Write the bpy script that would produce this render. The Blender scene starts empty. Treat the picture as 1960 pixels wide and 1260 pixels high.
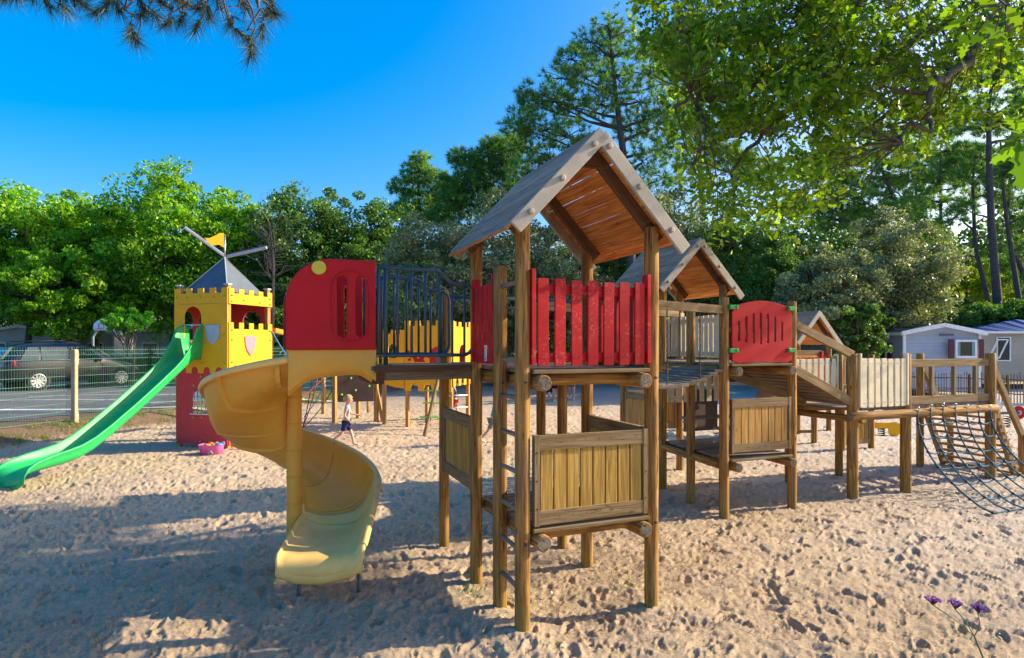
import bpy, bmesh, math, random
import numpy as np
from mathutils import Vector, Matrix
R = math.radians
sc = bpy.context.scene
# ------------------------------------------------------------------ camera
FPX, HOR, CH = 1171.0, 660.0, 2.1          # focal length in px of the 1960 px frame, horizon row, camera height
cam = bpy.data.objects.new('camera', bpy.data.cameras.new('camera'))
sc.collection.objects.link(cam)
cam.location = (0, 0, CH); cam.rotation_euler = (R(90), 0, 0)
cam.data.sensor_width = 36; cam.data.lens = FPX * 36 / 1960
cam.data.shift_y = (HOR - 630) / 1960
cam.data.clip_start = 0.05; cam.data.clip_end = 2000
sc.camera = cam
# ------------------------------------------------------------------ light
SUN_EL, SUN_AZ = R(25), R(14)              # azimuth measured from +X towards +Y
sv = Vector((math.cos(SUN_EL) * math.cos(SUN_AZ), math.cos(SUN_EL) * math.sin(SUN_AZ), math.sin(SUN_EL)))
ld = bpy.data.lights.new('sun', 'SUN'); ld.energy = 3.9; ld.angle = R(0.5); ld.color = (1, .85, .62)
lo = bpy.data.objects.new('sun', ld); sc.collection.objects.link(lo)
lo.rotation_euler = sv.to_track_quat('Z', 'Y').to_euler(); lo.location = (30, 8, 20)
w = bpy.data.worlds.new('World'); sc.world = w; w.use_nodes = True
wn = w.node_tree
for n in list(wn.nodes): wn.nodes.remove(n)
sky = wn.nodes.new('ShaderNodeTexSky'); sky.sky_type = 'NISHITA'; sky.sun_disc = False
sky.sun_elevation = SUN_EL; sky.sun_rotation = R(90) - SUN_AZ
sky.air_density = 1.0; sky.dust_density = 3.2; sky.ozone_density = 3.2
hs = wn.nodes.new('ShaderNodeHueSaturation'); hs.inputs['Saturation'].default_value = 2.0; hs.inputs['Hue'].default_value = .507; hs.inputs['Value'].default_value = 1.33
gm = wn.nodes.new('ShaderNodeGamma'); gm.inputs[1].default_value = .7
bg = wn.nodes.new('ShaderNodeBackground'); bg.inputs[1].default_value = 0.15
wo = wn.nodes.new('ShaderNodeOutputWorld')
wn.links.new(sky.outputs[0], gm.inputs[0]); wn.links.new(gm.outputs[0], hs.inputs['Color']); wn.links.new(hs.outputs[0], bg.inputs[0]); wn.links.new(bg.outputs[0], wo.inputs[0])
sc.view_settings.view_transform = 'Standard'; sc.view_settings.look = 'None'
sc.view_settings.exposure = 1.30; sc.view_settings.gamma = 1
sc.render.engine = 'CYCLES'
sc.cycles.max_bounces = 7; sc.cycles.transparent_max_bounces = 8

# ------------------------------------------------------------------ helpers
rnd = random.Random(7)
Z = Vector((0, 0, 1))
U = Vector((.927, .3745, 0)).normalized(); V = Vector((-U.y, U.x, 0))
def at(px, py, Y): return Vector(((px - 980) / FPX * Y, Y, CH + (HOR - py) / FPX * Y))
def V3(x, y, z=0): return Vector((x, y, z))

def _hash(ix, iy, s):
    h = (ix.astype(np.int64) * 374761393 + iy.astype(np.int64) * 668265263 + s * 974634777) & 0xffffffff
    h = ((h ^ (h >> 13)) * 1274126177) & 0xffffffff
    return ((h ^ (h >> 16)) & 0xffffff) / float(0xffffff)
def vnoise(x, y, s=0):
    ix = np.floor(x); iy = np.floor(y); fx = x - ix; fy = y - iy
    fx = fx * fx * (3 - 2 * fx); fy = fy * fy * (3 - 2 * fy)
    a = _hash(ix, iy, s); b = _hash(ix + 1, iy, s); c = _hash(ix, iy + 1, s); d = _hash(ix + 1, iy + 1, s)
    return a + (b - a) * fx + (c - a) * fy + (a - b - c + d) * fx * fy
def sstep(a, b, x): t = np.clip((x - a) / (b - a), 0, 1); return t * t * (3 - 2 * t)
F0 = (-11.05, 13.2); FD = (.35, .937)      # line of the mesh fence
def fdist(x, y): return -((x - F0[0]) * FD[1] - (y - F0[1]) * FD[0])   # > 0 beyond the fence
def gbase(x, y):
    x = np.asarray(x, float); y = np.asarray(y, float)
    d = fdist(x, y); m = sstep(8.5, 12, y)
    return (.30 * sstep(-1.3, .3, d) + .13 * sstep(1, 5, d)) * m + .03 * (vnoise(x * .45, y * .45, 3) - .5) * (1 - sstep(0, 1, d))
def gz(x, y): return float(gbase(x, y))

def new_obj(name, me, parent=None):
    o = bpy.data.objects.new(name, me); sc.collection.objects.link(o)
    if parent: o.parent = parent
    return o
def tag(o, label=None, cat=None, group=None, kind=None):
    if label: o['label'] = label
    if cat: o['category'] = cat
    if group: o['group'] = group
    if kind: o['kind'] = kind
    return o
ROOT = {}
def thing(name, loc, label, cat, group=None):
    o = new_obj(name, None); o.location = loc; o.empty_display_size = .2
    tag(o, label, cat, group); ROOT[o.name] = Vector(loc); return o
def origin_of(parent):
    while parent.parent: parent = parent.parent
    return ROOT.get(parent.name, parent.location.copy())

class MB:
    def __init__(s): s.v = []; s.f = []; s.uv = []; s.mi = []; s.m = 0; s.sm = []
    def add(s, vs, fs, uvs=None, smooth=False):
        b = len(s.v); s.v += [Vector(p) for p in vs]
        for k, f in enumerate(fs):
            s.f.append([b + i for i in f]); s.mi.append(s.m); s.sm.append(smooth)
            s.uv.append(uvs[k] if uvs else [(0, 0)] * len(f))
    def frame(s, c, ax, ay, az, dx, dy, dz):       # box: centre, unit axes, full sizes; uv u follows the longest axis
        hx, hy, hz = dx / 2, dy / 2, dz / 2
        L = [(i * hx, j * hy, k * hz) for i in (-1, 1) for j in (-1, 1) for k in (-1, 1)]
        vs = [c + ax * a + ay * b + az * d for a, b, d in L]
        fs = [(0, 1, 3, 2), (4, 6, 7, 5), (0, 4, 5, 1), (2, 3, 7, 6), (0, 2, 6, 4), (1, 5, 7, 3)]
        dims = (dx, dy, dz); lg = dims.index(max(dims)); o1, o2 = [i for i in range(3) if i != lg]
        ru, rv = rnd.random() * 50, rnd.random() * 50
        uvs = []
        for f in fs:
            vary = [i for i in range(3) if len({L[q][i] for q in f}) > 1]
            if lg in vary:
                ot = [i for i in vary if i != lg][0]
                uvs.append([(L[q][lg] + ru, L[q][ot] + rv + (0 if ot == o1 else .5)) for q in f])
            else: uvs.append([(L[q][o1] + ru, L[q][o2] + rv) for q in f])
        s.add(vs, fs, uvs)
    def beam(s, p0, p1, wd, ht, up=Z):
        p0 = Vector(p0); p1 = Vector(p1); x = (p1 - p0); ln = x.length; x.normalize()
        y = Vector(up).cross(x); y.normalize(); z = x.cross(y)
        s.frame((p0 + p1) / 2, x, y, z, ln, wd, ht)
    def tube(s, pts, r, n=10, caps=True, closed=False):
        pts = [Vector(p) for p in pts]; m = len(pts)
        rr = r if isinstance(r, (list, tuple)) else [r] * m
        tg = []
        for i in range(m):
            a = pts[(i - 1) % m] if (closed or i > 0) else pts[i]; b = pts[(i + 1) % m] if (closed or i < m - 1) else pts[i]
            t = (b - a); t = t.normalized() if t.length > 1e-9 else Vector((0, 0, 1)); tg.append(t)
        up = Vector((1, 0, 0)) if abs(tg[0].z) > .9 else Z
        nx = up.cross(tg[0]).normalized()
        rings = []; ulen = [0]
        ru, rv = rnd.random() * 50, rnd.random() * 50
        for i in range(m):
            nx = nx - tg[i] * nx.dot(tg[i])
            if nx.length < 1e-6: nx = tg[i].orthogonal()
            nx.normalize(); ny = tg[i].cross(nx)
            rings.append([pts[i] + (nx * math.cos(6.28319 * k / n) + ny * math.sin(6.28319 * k / n)) * rr[i] for k in range(n)])
            if i: ulen.append(ulen[-1] + (pts[i] - pts[i - 1]).length)
        vs = [p for ring in rings for p in ring]; fs = []; uvs = []
        for i in range(m if closed else m - 1):
            j = (i + 1) % m
            for k in range(n):
                q = (k + 1) % n
                fs.append((i * n + k, i * n + q, j * n + q, j * n + k))
                c = 6.283 * max(rr[i], 1e-4) / n; u1 = ulen[j] if j else ulen[i] + .1
                uvs.append([(ulen[i] + ru, k * c + rv), (ulen[i] + ru, (k + 1) * c + rv), (u1 + ru, (k + 1) * c + rv), (u1 + ru, k * c + rv)])
        s.add(vs, fs, uvs, True)
        if caps and not closed:
            cf = [tuple(range(n))[::-1], tuple(range((m - 1) * n, m * n))]
            b = len(s.v) - len(vs)
            for f in cf:
                s.f.append([b + i for i in f]); s.mi.append(s.m); s.sm.append(False)
                s.uv.append([(ru + .3 * math.cos(6.283 * k / n) * rr[0], rv + .3 * math.sin(6.283 * k / n) * rr[0]) for k in range(n)])
    def log(s, p0, p1, r, n=14, ch=.008):           # round timber with chamfered ends and slightly uneven girth
        p0 = Vector(p0); p1 = Vector(p1); d = (p1 - p0); L = d.length; d.normalize()
        k = max(3, int(L / .35)); pts = [p0, p0 + d * ch]; rr = [r - ch, r]
        for i in range(1, k): pts.append(p0 + d * (L * i / k)); rr.append(r * (1 + .025 * rnd.uniform(-1, 1)))
        pts += [p1 - d * ch, p1]; rr += [r, r - ch]
        s.tube(pts, rr, n)
    def ball(s, c, r, n=10, sc3=(1, 1, 1), zmin=-1.0):
        vs = []; fs = []; c = Vector(c); m = max(4, n // 2 + 1)
        for i in range(m + 1):
            t = math.pi * i / m
            for k in range(n):
                a = 6.28319 * k / n
                zz = max(math.cos(t), zmin)
                vs.append(c + Vector((math.sin(t) * math.cos(a) * r * sc3[0], math.sin(t) * math.sin(a) * r * sc3[1], zz * r * sc3[2])))
        for i in range(m):
            for k in range(n):
                q = (k + 1) % n; fs.append((i * n + k, (i + 1) * n + k, (i + 1) * n + q, i * n + q))
        s.add(vs, fs, None, True)
    def sections(s, secs, closed=True, caps=True, smooth=True):
        n = len(secs[0]); vs = [p for q in secs for p in q]; fs = []
        for i in range(len(secs) - 1):
            for k in range(n if closed else n - 1):
                q = (k + 1) % n; fs.append((i * n + k, i * n + q, (i + 1) * n + q, (i + 1) * n + k))
        s.add(vs, fs, None, smooth)
        if caps:
            b = len(s.v) - len(vs)
            o2 = (len(secs) - 1) * n; cf = [list(range(n))[::-1], list(range(o2, o2 + n))]
            if n >= 12 and n % 2 == 0: cf = [(o + k, o + k + 1, o + n - 2 - k, o + n - 1 - k) for o in (0, o2) for k in range(n // 2 - 1)]
            for f in cf:
                s.f.append([b + i for i in f]); s.mi.append(s.m); s.sm.append(False); s.uv.append([(0, 0)] * len(f))
    def mesh(s, me, M):                             # copy of a mesh, moved by matrix M
        b = len(s.v); s.v += [M @ v.co for v in me.vertices]
        for p in me.polygons:
            s.f.append([b + i for i in p.vertices]); s.mi.append(s.m); s.sm.append(False); s.uv.append([(0, 0)] * len(p.vertices))
    def build(s, name, mats, parent=None, bevel=0, recalc=True, origin=None):
        me = bpy.data.meshes.new(name)
        og = origin_of(parent) if parent else (Vector(origin) if origin else Vector((0, 0, 0)))
        me.from_pydata([tuple(p - og) for p in s.v], [], s.f)
        if not isinstance(mats, (list, tuple)): mats = [mats]
        for m in mats: me.materials.append(m)
        me.polygons.foreach_set('material_index', s.mi); me.polygons.foreach_set('use_smooth', s.sm)
        uvl = me.uv_layers.new(name='UVMap'); flat = [c for f in s.uv for q in f for c in q]
        uvl.data.foreach_set('uv', flat)
        if recalc:
            bm = bmesh.new(); bm.from_mesh(me); bmesh.ops.recalc_face_normals(bm, faces=bm.faces); bm.to_mesh(me); bm.free()
        me.update()
        o = new_obj(name, me, parent)
        if not parent and origin is not None: o.location = og
        if not parent: ROOT[o.name] = og
        if bevel:
            b = o.modifiers.new('bevel', 'BEVEL'); b.width = bevel; b.segments = 2; b.limit_method = 'ANGLE'; b.angle_limit = R(50)
        return o

def plate_mesh(outline, holes, thick, bev=0.004):  # flat board with holes: x along, y up, z through, centred on z
    cu = bpy.data.curves.new('c', 'CURVE'); cu.dimensions = '2D'; cu.fill_mode = 'BOTH'
    for pl in [outline] + list(holes):
        sp = cu.splines.new('POLY'); sp.points.add(len(pl) - 1); sp.use_cyclic_u = True
        for p, q in zip(sp.points, pl): p.co = (q[0], q[1], 0, 1)
    cu.extrude = max(thick / 2 - bev, .0005); cu.bevel_depth = bev; cu.bevel_resolution = 2; cu.offset = -bev
    o = bpy.data.objects.new('c', cu); sc.collection.objects.link(o)
    bpy.context.view_layer.update()
    dg = bpy.context.evaluated_depsgraph_get(); me = bpy.data.meshes.new_from_object(o.evaluated_get(dg))
    bpy.data.objects.remove(o); bpy.data.curves.remove(cu)
    return me
def fmat(o, x, nrm):                                # x axis, z up, normal
    x = Vector(x).normalized(); nrm = Vector(nrm).normalized()
    M = Matrix((( x.x, 0, nrm.x, o[0]), (x.y, 0, nrm.y, o[1]), (x.z, 1, nrm.z, o[2]), (0, 0, 0, 1)))
    return M
def arc(cx, cy, r, a0, a1, n=10): return [(cx + r * math.cos(R(a0 + (a1 - a0) * i / n)), cy + r * math.sin(R(a0 + (a1 - a0) * i / n))) for i in range(n + 1)]
def arch(x0, x1, y0, ytop, n=12):                   # arched opening
    r = (x1 - x0) / 2; return [(x0, y0), (x1, y0)] + arc((x0 + x1) / 2, ytop - r, r, 0, 180, n)
def slot(x0, x1, y0, y1, n=6):
    r = (x1 - x0) / 2; c = (x0 + x1) / 2
    return arc(c, y1 - r, r, 0, 180, n) + arc(c, y0 + r, r, 180, 360, n)
def rect(x0, x1, y0, y1): return [(x0, y0), (x1, y0), (x1, y1), (x0, y1)]
def crenel_top(x0, x1, y, h, n, duty=.5):           # from x1 back to x0 along the top
    wd = (x1 - x0) / (n - 1 + duty) ; pts = []
    for i in range(n):
        a = x1 - i * wd; b = a - wd * duty
        pts += [(a, y + h), (b, y + h)]
        if i < n - 1: pts += [(b, y), (a - wd, y)]
    pts[-1] = (x0, y + h); return pts
def scallop_bottom(x0, x1, y, h, n):                # from x0 to x1 along the bottom: tabs hanging down, arches between
    wd = (x1 - x0) / (n + .45); tab = wd * .45; pts = []
    x = x0
    for i in range(n):
        pts += [(x, y), (x + tab, y)]; r = (wd - tab) / 2; c = x + tab + r
        pts += [(c - r * math.cos(R(a)), y + h * .45 + h * .55 * math.sin(R(a))) for a in range(0, 181, 20)]
        x += wd
    pts += [(x, y), (x1, y)]; return pts

# ------------------------------------------------------------------ materials
def nt(name):
    m = bpy.data.materials.new(name); m.use_nodes = True; t = m.node_tree
    b = t.nodes['Principled BSDF']; return m, t, b
def N(t, k, **kw):
    n = t.nodes.new(k)
    for a, v in kw.items():
        if a.startswith('i_'):
            key = a[2:].replace('_', ' '); n.inputs[key].default_value = v
        else: setattr(n, a, v)
    return n
def ramp(t, src, stops):
    r = t.nodes.new('ShaderNodeValToRGB'); e = r.color_ramp.elements
    while len(e) < len(stops): e.new(.5)
    for q, (p, c) in zip(e, stops): q.position = p; q.color = (*c, 1) if len(c) == 3 else c
    t.links.new(src, r.inputs[0]); return r.outputs[0]
def mix(t, f, a, b, mode='MIX'):
    n = t.nodes.new('ShaderNodeMix'); n.data_type = 'RGBA'; n.blend_type = mode
    for i, x in ((0, f), (6, a), (7, b)):
        if isinstance(x, (int, float)): n.inputs[i].default_value = x
        elif isinstance(x, tuple): n.inputs[i].default_value = (*x, 1)
        else: t.links.new(x, n.inputs[i])
    return n.outputs[2]
def noise(t, co, scale, detail=4, dist=0, rough=.55, sc3=None):
    if sc3:
        mp = t.nodes.new('ShaderNodeMapping'); mp.inputs['Scale'].default_value = sc3; t.links.new(co, mp.inputs[0]); co = mp.outputs[0]
    n = N(t, 'ShaderNodeTexNoise', i_Scale=scale, i_Detail=detail, i_Roughness=rough, i_Distortion=dist); t.links.new(co, n.inputs['Vector'])
    return n.outputs['Fac']
def bump(t, b, h, st, dist=.01, prev=None):
    n = N(t, 'ShaderNodeBump', i_Strength=st, i_Distance=dist); t.links.new(h, n.inputs['Height'])
    if prev: t.links.new(prev, n.inputs['Normal'])
    t.links.new(n.outputs[0], b.inputs['Normal']); return n.outputs[0]

def wood(name, dark, light, grey=(.30, .26, .22), greyamt=.3, rough=.8, knots=True, moss=0, crack=.6, vary=.25):
    m, t, b = nt(name); L = t.links
    tc = t.nodes.new('ShaderNodeTexCoord'); geo = t.nodes.new('ShaderNodeNewGeometry')
    uv = tc.outputs['UV']
    g1 = noise(t, uv, 1, 6, .6, .62, (2.2, 42, 1)); g2 = noise(t, uv, 1, 3, .3, .5, (.9, 8, 1))
    col = ramp(t, g1, [(.36, dark), (.62, light)])
    d2 = tuple(c * .62 for c in dark)
    col = mix(t, ramp(t, g2, [(.45, (0, 0, 0)), (.75, (.55,) * 3)]), col, d2)
    wn_ = noise(t, tc.outputs['Object'], 1.7, 5, .4); g = ramp(t, wn_, [(.42, (0, 0, 0)), (.68, (greyamt,) * 3)])
    col = mix(t, g, col, grey)
    cr = noise(t, uv, 1, 2, 1.2, .5, (1.1, 30, 1))
    cm = ramp(t, cr, [(.47, (0, 0, 0)), (.495, (crack,) * 3), (.505, (crack,) * 3), (.53, (0, 0, 0))])
    cr2 = noise(t, uv, 1, 2, .0, .5, (1.3, 3, 1)); cmask = ramp(t, cr2, [(.5, (0, 0, 0)), (.62, (1, 1, 1))])
    cm = mix(t, 1.0, cm, cmask, 'MULTIPLY')
    col = mix(t, cm, col, tuple(c * .25 for c in dark))
    if knots:
        mp = t.nodes.new('ShaderNodeMapping'); mp.inputs['Scale'].default_value = (3.2, 9, 1); L.new(uv, mp.inputs[0])
        vo = N(t, 'ShaderNodeTexVoronoi', i_Scale=1.0); L.new(mp.outputs[0], vo.inputs['Vector'])
        col = mix(t, ramp(t, vo.outputs['Distance'], [(.05, (.85,) * 3), (.13, (0, 0, 0))]), col, tuple(c * .35 for c in dark))
    hsn = t.nodes.new('ShaderNodeHueSaturation')
    mr = N(t, 'ShaderNodeMapRange'); mr.inputs[3].default_value = 1 - vary; mr.inputs[4].default_value = 1 + vary * .7
    L.new(geo.outputs['Random Per Island'], mr.inputs[0]); L.new(mr.outputs[0], hsn.inputs['Value']); L.new(col, hsn.inputs['Color'])
    col = hsn.outputs[0]
    if moss:
        sx = t.nodes.new('ShaderNodeSeparateXYZ'); L.new(geo.outputs['Position'], sx.inputs[0])
        mo = N(t, 'ShaderNodeMath', operation='ADD'); L.new(sx.outputs['Z'], mo.inputs[0]); L.new(noise(t, tc.outputs['Object'], 5, 4), mo.inputs[1])
        col = mix(t, ramp(t, mo.outputs[0], [(.45, (moss,) * 3), (1.0, (0, 0, 0))]), col, (.16, .17, .035))
    L.new(col, b.inputs['Base Color']); b.inputs['Roughness'].default_value = rough
    b.inputs['Specular IOR Level'].default_value = .3
    hgt = mix(t, cm, g1, (0, 0, 0)); bump(t, b, hgt, .8, .006)
    return m
def paint(name, c, rough=.4, wear=0, wearc=(.25, .2, .17), mott=.12, spec=.5, bmp=.1, bscale=60, coat=0, dirtc=None):
    m, t, b = nt(name); L = t.links
    tc = t.nodes.new('ShaderNodeTexCoord'); ob = tc.outputs['Object']; geo = t.nodes.new('ShaderNodeNewGeometry')
    n1 = noise(t, ob, 6, 6, .3, .6)
    a = tuple(x * (1 - mott) for x in c); e = tuple(min(1, x * (1 + mott) + .01 * mott) for x in c)
    col = ramp(t, n1, [(.3, a), (.7, e)])
    dn = noise(t, ob, 2.3, 8, .8, .7)
    dirt = dirtc or tuple(x * .6 + .03 for x in c)
    col = mix(t, ramp(t, dn, [(.52, (0, 0, 0)), (.8, (.35,) * 3)]), col, dirt)
    if wear:
        n2 = noise(t, ob, 34, 6, .5, .75); w1 = ramp(t, n2, [(.66 - wear * .1, (0, 0, 0)), (.69 - wear * .1, (1, 1, 1))])
        n3 = noise(t, ob, 3, 2); w2 = ramp(t, n3, [(.45, (0, 0, 0)), (.65, (.9,) * 3)])
        col = mix(t, mix(t, 1.0, w1, w2, 'MULTIPLY'), col, wearc)
    hsn = t.nodes.new('ShaderNodeHueSaturation'); mr = N(t, 'ShaderNodeMapRange'); mr.inputs[3].default_value = .92; mr.inputs[4].default_value = 1.06
    L.new(geo.outputs['Random Per Island'], mr.inputs[0]); L.new(mr.outputs[0], hsn.inputs['Value']); L.new(col, hsn.inputs['Color'])
    L.new(hsn.outputs[0], b.inputs['Base Color'])
    rr = N(t, 'ShaderNodeMapRange'); rr.inputs[3].default_value = rough * .8; rr.inputs[4].default_value = min(1, rough * 1.35); L.new(dn, rr.inputs[0]); L.new(rr.outputs[0], b.inputs['Roughness'])
    b.inputs['Specular IOR Level'].default_value = spec
    if coat: b.inputs['Coat Weight'].default_value = coat; b.inputs['Coat Roughness'].default_value = .08
    if bmp: bump(t, b, noise(t, ob, bscale, 3), bmp, .002)
    return m
def metal(name, c, rough=.35, met=1.0):
    m, t, b = nt(name); tc = t.nodes.new('ShaderNodeTexCoord')
    n1 = noise(t, tc.outputs['Object'], 14, 5)
    t.links.new(ramp(t, n1, [(.3, tuple(x * .8 for x in c)), (.7, c)]), b.inputs['Base Color'])
    b.inputs['Metallic'].default_value = met; b.inputs['Roughness'].default_value = rough; return m
def leafmat(name, cols, tr=.4, rough=.45, trc=None, spec=.4):
    m, t, b = nt(name); L = t.links
    geo = t.nodes.new('ShaderNodeNewGeometry'); ri = geo.outputs['Random Per Island']
    k = len(cols); col = ramp(t, ri, [(i / (k - 1), c) for i, c in enumerate(cols)])
    tc = t.nodes.new('ShaderNodeTexCoord'); big = noise(t, tc.outputs['Object'], .55, 3)
    hsn = t.nodes.new('ShaderNodeHueSaturation'); mr = N(t, 'ShaderNodeMapRange'); mr.inputs[1].default_value = .3; mr.inputs[2].default_value = .7; mr.inputs[3].default_value = .7; mr.inputs[4].default_value = 1.3
    L.new(big, mr.inputs[0]); L.new(mr.outputs[0], hsn.inputs['Value']); L.new(col, hsn.inputs['Color']); col = hsn.outputs[0]
    L.new(col, b.inputs['Base Color']); b.inputs['Roughness'].default_value = rough; b.inputs['Specular IOR Level'].default_value = spec
    tb = t.nodes.new('ShaderNodeBsdfTranslucent')
    L.new(mix(t, 1.0, col, trc or (1.9, 1.7, .5), 'MULTIPLY'), tb.inputs[0])
    ms = t.nodes.new('ShaderNodeMixShader'); ms.inputs[0].default_value = tr
    L.new(b.outputs[0], ms.inputs[1]); L.new(tb.outputs[0], ms.inputs[2])
    L.new(ms.outputs[0], t.nodes['Material Output'].inputs[0]); return m

M = {}
M['post'] = wood('post_wood', (.16, .068, .013), (.56, .28, .065), (.22, .14, .075), .35, moss=.35, crack=.9, vary=.1)
M['board'] = wood('panel_board', (.33, .17, .028), (.60, .36, .075), (.34, .22, .07), .3, crack=.4, vary=.14, moss=0)
M['board_new'] = wood('panel_board_orange', (.38, .18, .04), (.64, .35, .09), (.4, .27, .12), .2, crack=.3, vary=.14)
M['frame'] = wood('frame_wood', (.17, .10, .035), (.34, .225, .10), (.30, .23, .14), .4, vary=.12)
M['deck'] = wood('deck_wood', (.17, .115, .07), (.34, .25, .17), (.36, .3, .24), .6, vary=.3)
M['ceil'] = wood('roof_board', (.40, .135, .03), (.82, .38, .10), (.5, .27, .1), .2, vary=.22, crack=.3)
M['rooftop'] = wood('roof_top_board', (.38, .18, .10), (.64, .37, .24), (.52, .32, .24), .4, vary=.25)
M['rafter'] = wood('rafter_wood', (.10, .045, .018), (.2, .10, .04), (.15, .1, .06), .2)
M['fascia'] = paint('fascia_paint', (.43, .37, .285), .6, .8, (.3, .22, .13), .16)
M['rooftop'].node_tree.nodes['Principled BSDF'].inputs['Specular IOR Level'].default_value = .08
M['red'] = paint('red_paint', (.47, .006, .008), .5, .9, (.50, .16, .12), .2, spec=.25, bmp=.3, bscale=40)
M['redplastic'] = paint('red_plastic', (.50, .006, .010), .5, .2, (.6, .1, .08), .08, spec=.25, bmp=.06, bscale=200)
M['redpanel'] = paint('castle_red', (.62, .055, .06), .65, .2, (.6, .2, .17), .1, spec=.25)
M['cream'] = paint('cream_paint', (.82, .70, .47), .6, .7, (.4, .3, .18), .12)
M['yslide'] = paint('yellow_slide_plastic', (.92, .50, .07), .38, .4, (.85, .66, .36), .08, dirtc=(.84, .60, .26), spec=.4, bmp=.05, bscale=120)
M['ypale'] = paint('faded_yellow_plastic', (.90, .54, .15), .42, .6, (.78, .60, .36), .10, dirtc=(.80, .60, .30), spec=.35, bmp=.06, bscale=90)
def tweak_translucent(m, colr, amt):
    t = m.node_tree; b = t.nodes['Principled BSDF']; tb = t.nodes.new('ShaderNodeBsdfTranslucent'); tb.inputs[0].default_value = (*colr, 1)
    ms = t.nodes.new('ShaderNodeMixShader'); ms.inputs[0].default_value = amt
    t.links.new(b.outputs[0], ms.inputs[1]); t.links.new(tb.outputs[0], ms.inputs[2]); t.links.new(ms.outputs[0], t.nodes['Material Output'].inputs[0])
tweak_translucent(M['yslide'], (1.0, .42, .03), .28)
M['dial'] = paint('yellow_disc', (.62, .50, .03), .4, .3)
M['yellow'] = paint('castle_yellow', (.90, .43, .012), .6, spec=.25, wear=.15, wearc=(.9, .7, .4), mott=.06, bmp=.03)# .15, (.9, .7, .4), .06, bmp=.03)
M['green'] = paint('green_plastic', (.02, .42, .11), .42, .15, (.2, .5, .3), .1, spec=.35, bmp=.02)
M['greenb'] = paint('green_bracket', (.02, .35, .06), .4)
M['lime'] = paint('lime_plastic', (.15, .62, .03), .4)
M['bluemetal'] = paint('dark_blue_paint', (.035, .065, .085), .35, .3, (.2, .12, .08), .1, spec=.6)
M['slate'] = paint('slate_panel', (.085, .11, .14), .6, .2, (.3, .3, .3), .15)
M['grey'] = paint('grey_panel', (.42, .46, .5), .5)
M['pink'] = paint('pink_panel', (.72, .20, .28), .5)
M['pinkp'] = paint('pink_plastic', (.78, .13, .42), .35, coat=.2)
M['orange'] = paint('orange_plastic', (.85, .28, .02), .35)
M['blue'] = paint('blue_plastic', (.03, .32, .68), .35)
M['white'] = paint('white_paint', (.78, .79, .8), .45)
M['steel'] = metal('galvanised_steel', (.6, .62, .64), .38)
M['dark'] = paint('dark_iron', (.03, .028, .027), .5)
M['rope'] = paint('teal_rope', (.008, .13, .19), .8, 0, mott=.3, bmp=.5, bscale=150)
M['ropeb'] = paint('blue_rope', (.04, .22, .55), .8)
M['roper'] = paint('red_rope', (.4, .05, .05), .8)
M['knot'] = paint('black_knot', (.015, .018, .022), .5)
M['concrete'] = paint('concrete_post', (.44, .34, .20), .85, .9, (.3, .25, .18), .2, bmp=.5, bscale=30)
M['fencewire'] = paint('green_wire', (.09, .27, .18), .45)
M['brownpanel'] = paint('brown_panel', (.13, .085, .06), .7)

def endgrain():
    m, t, b = nt('end_grain'); tc = t.nodes.new('ShaderNodeTexCoord'); n1 = noise(t, tc.outputs['Object'], 40, 5, .5); n2 = noise(t, tc.outputs['Object'], 9, 4, 1.5)
    c = ramp(t, n1, [(.3, (.13, .10, .06)), (.7, (.30, .25, .17))]); c = mix(t, ramp(t, n2, [(.47, (0, 0, 0)), (.495, (.9,) * 3), (.505, (.9,) * 3), (.53, (0, 0, 0))]), c, (.03, .02, .012))
    t.links.new(c, b.inputs['Base Color']); b.inputs['Roughness'].default_value = .9; bump(t, b, n1, .5, .003); return m
M['endgrain'] = endgrain()
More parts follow.
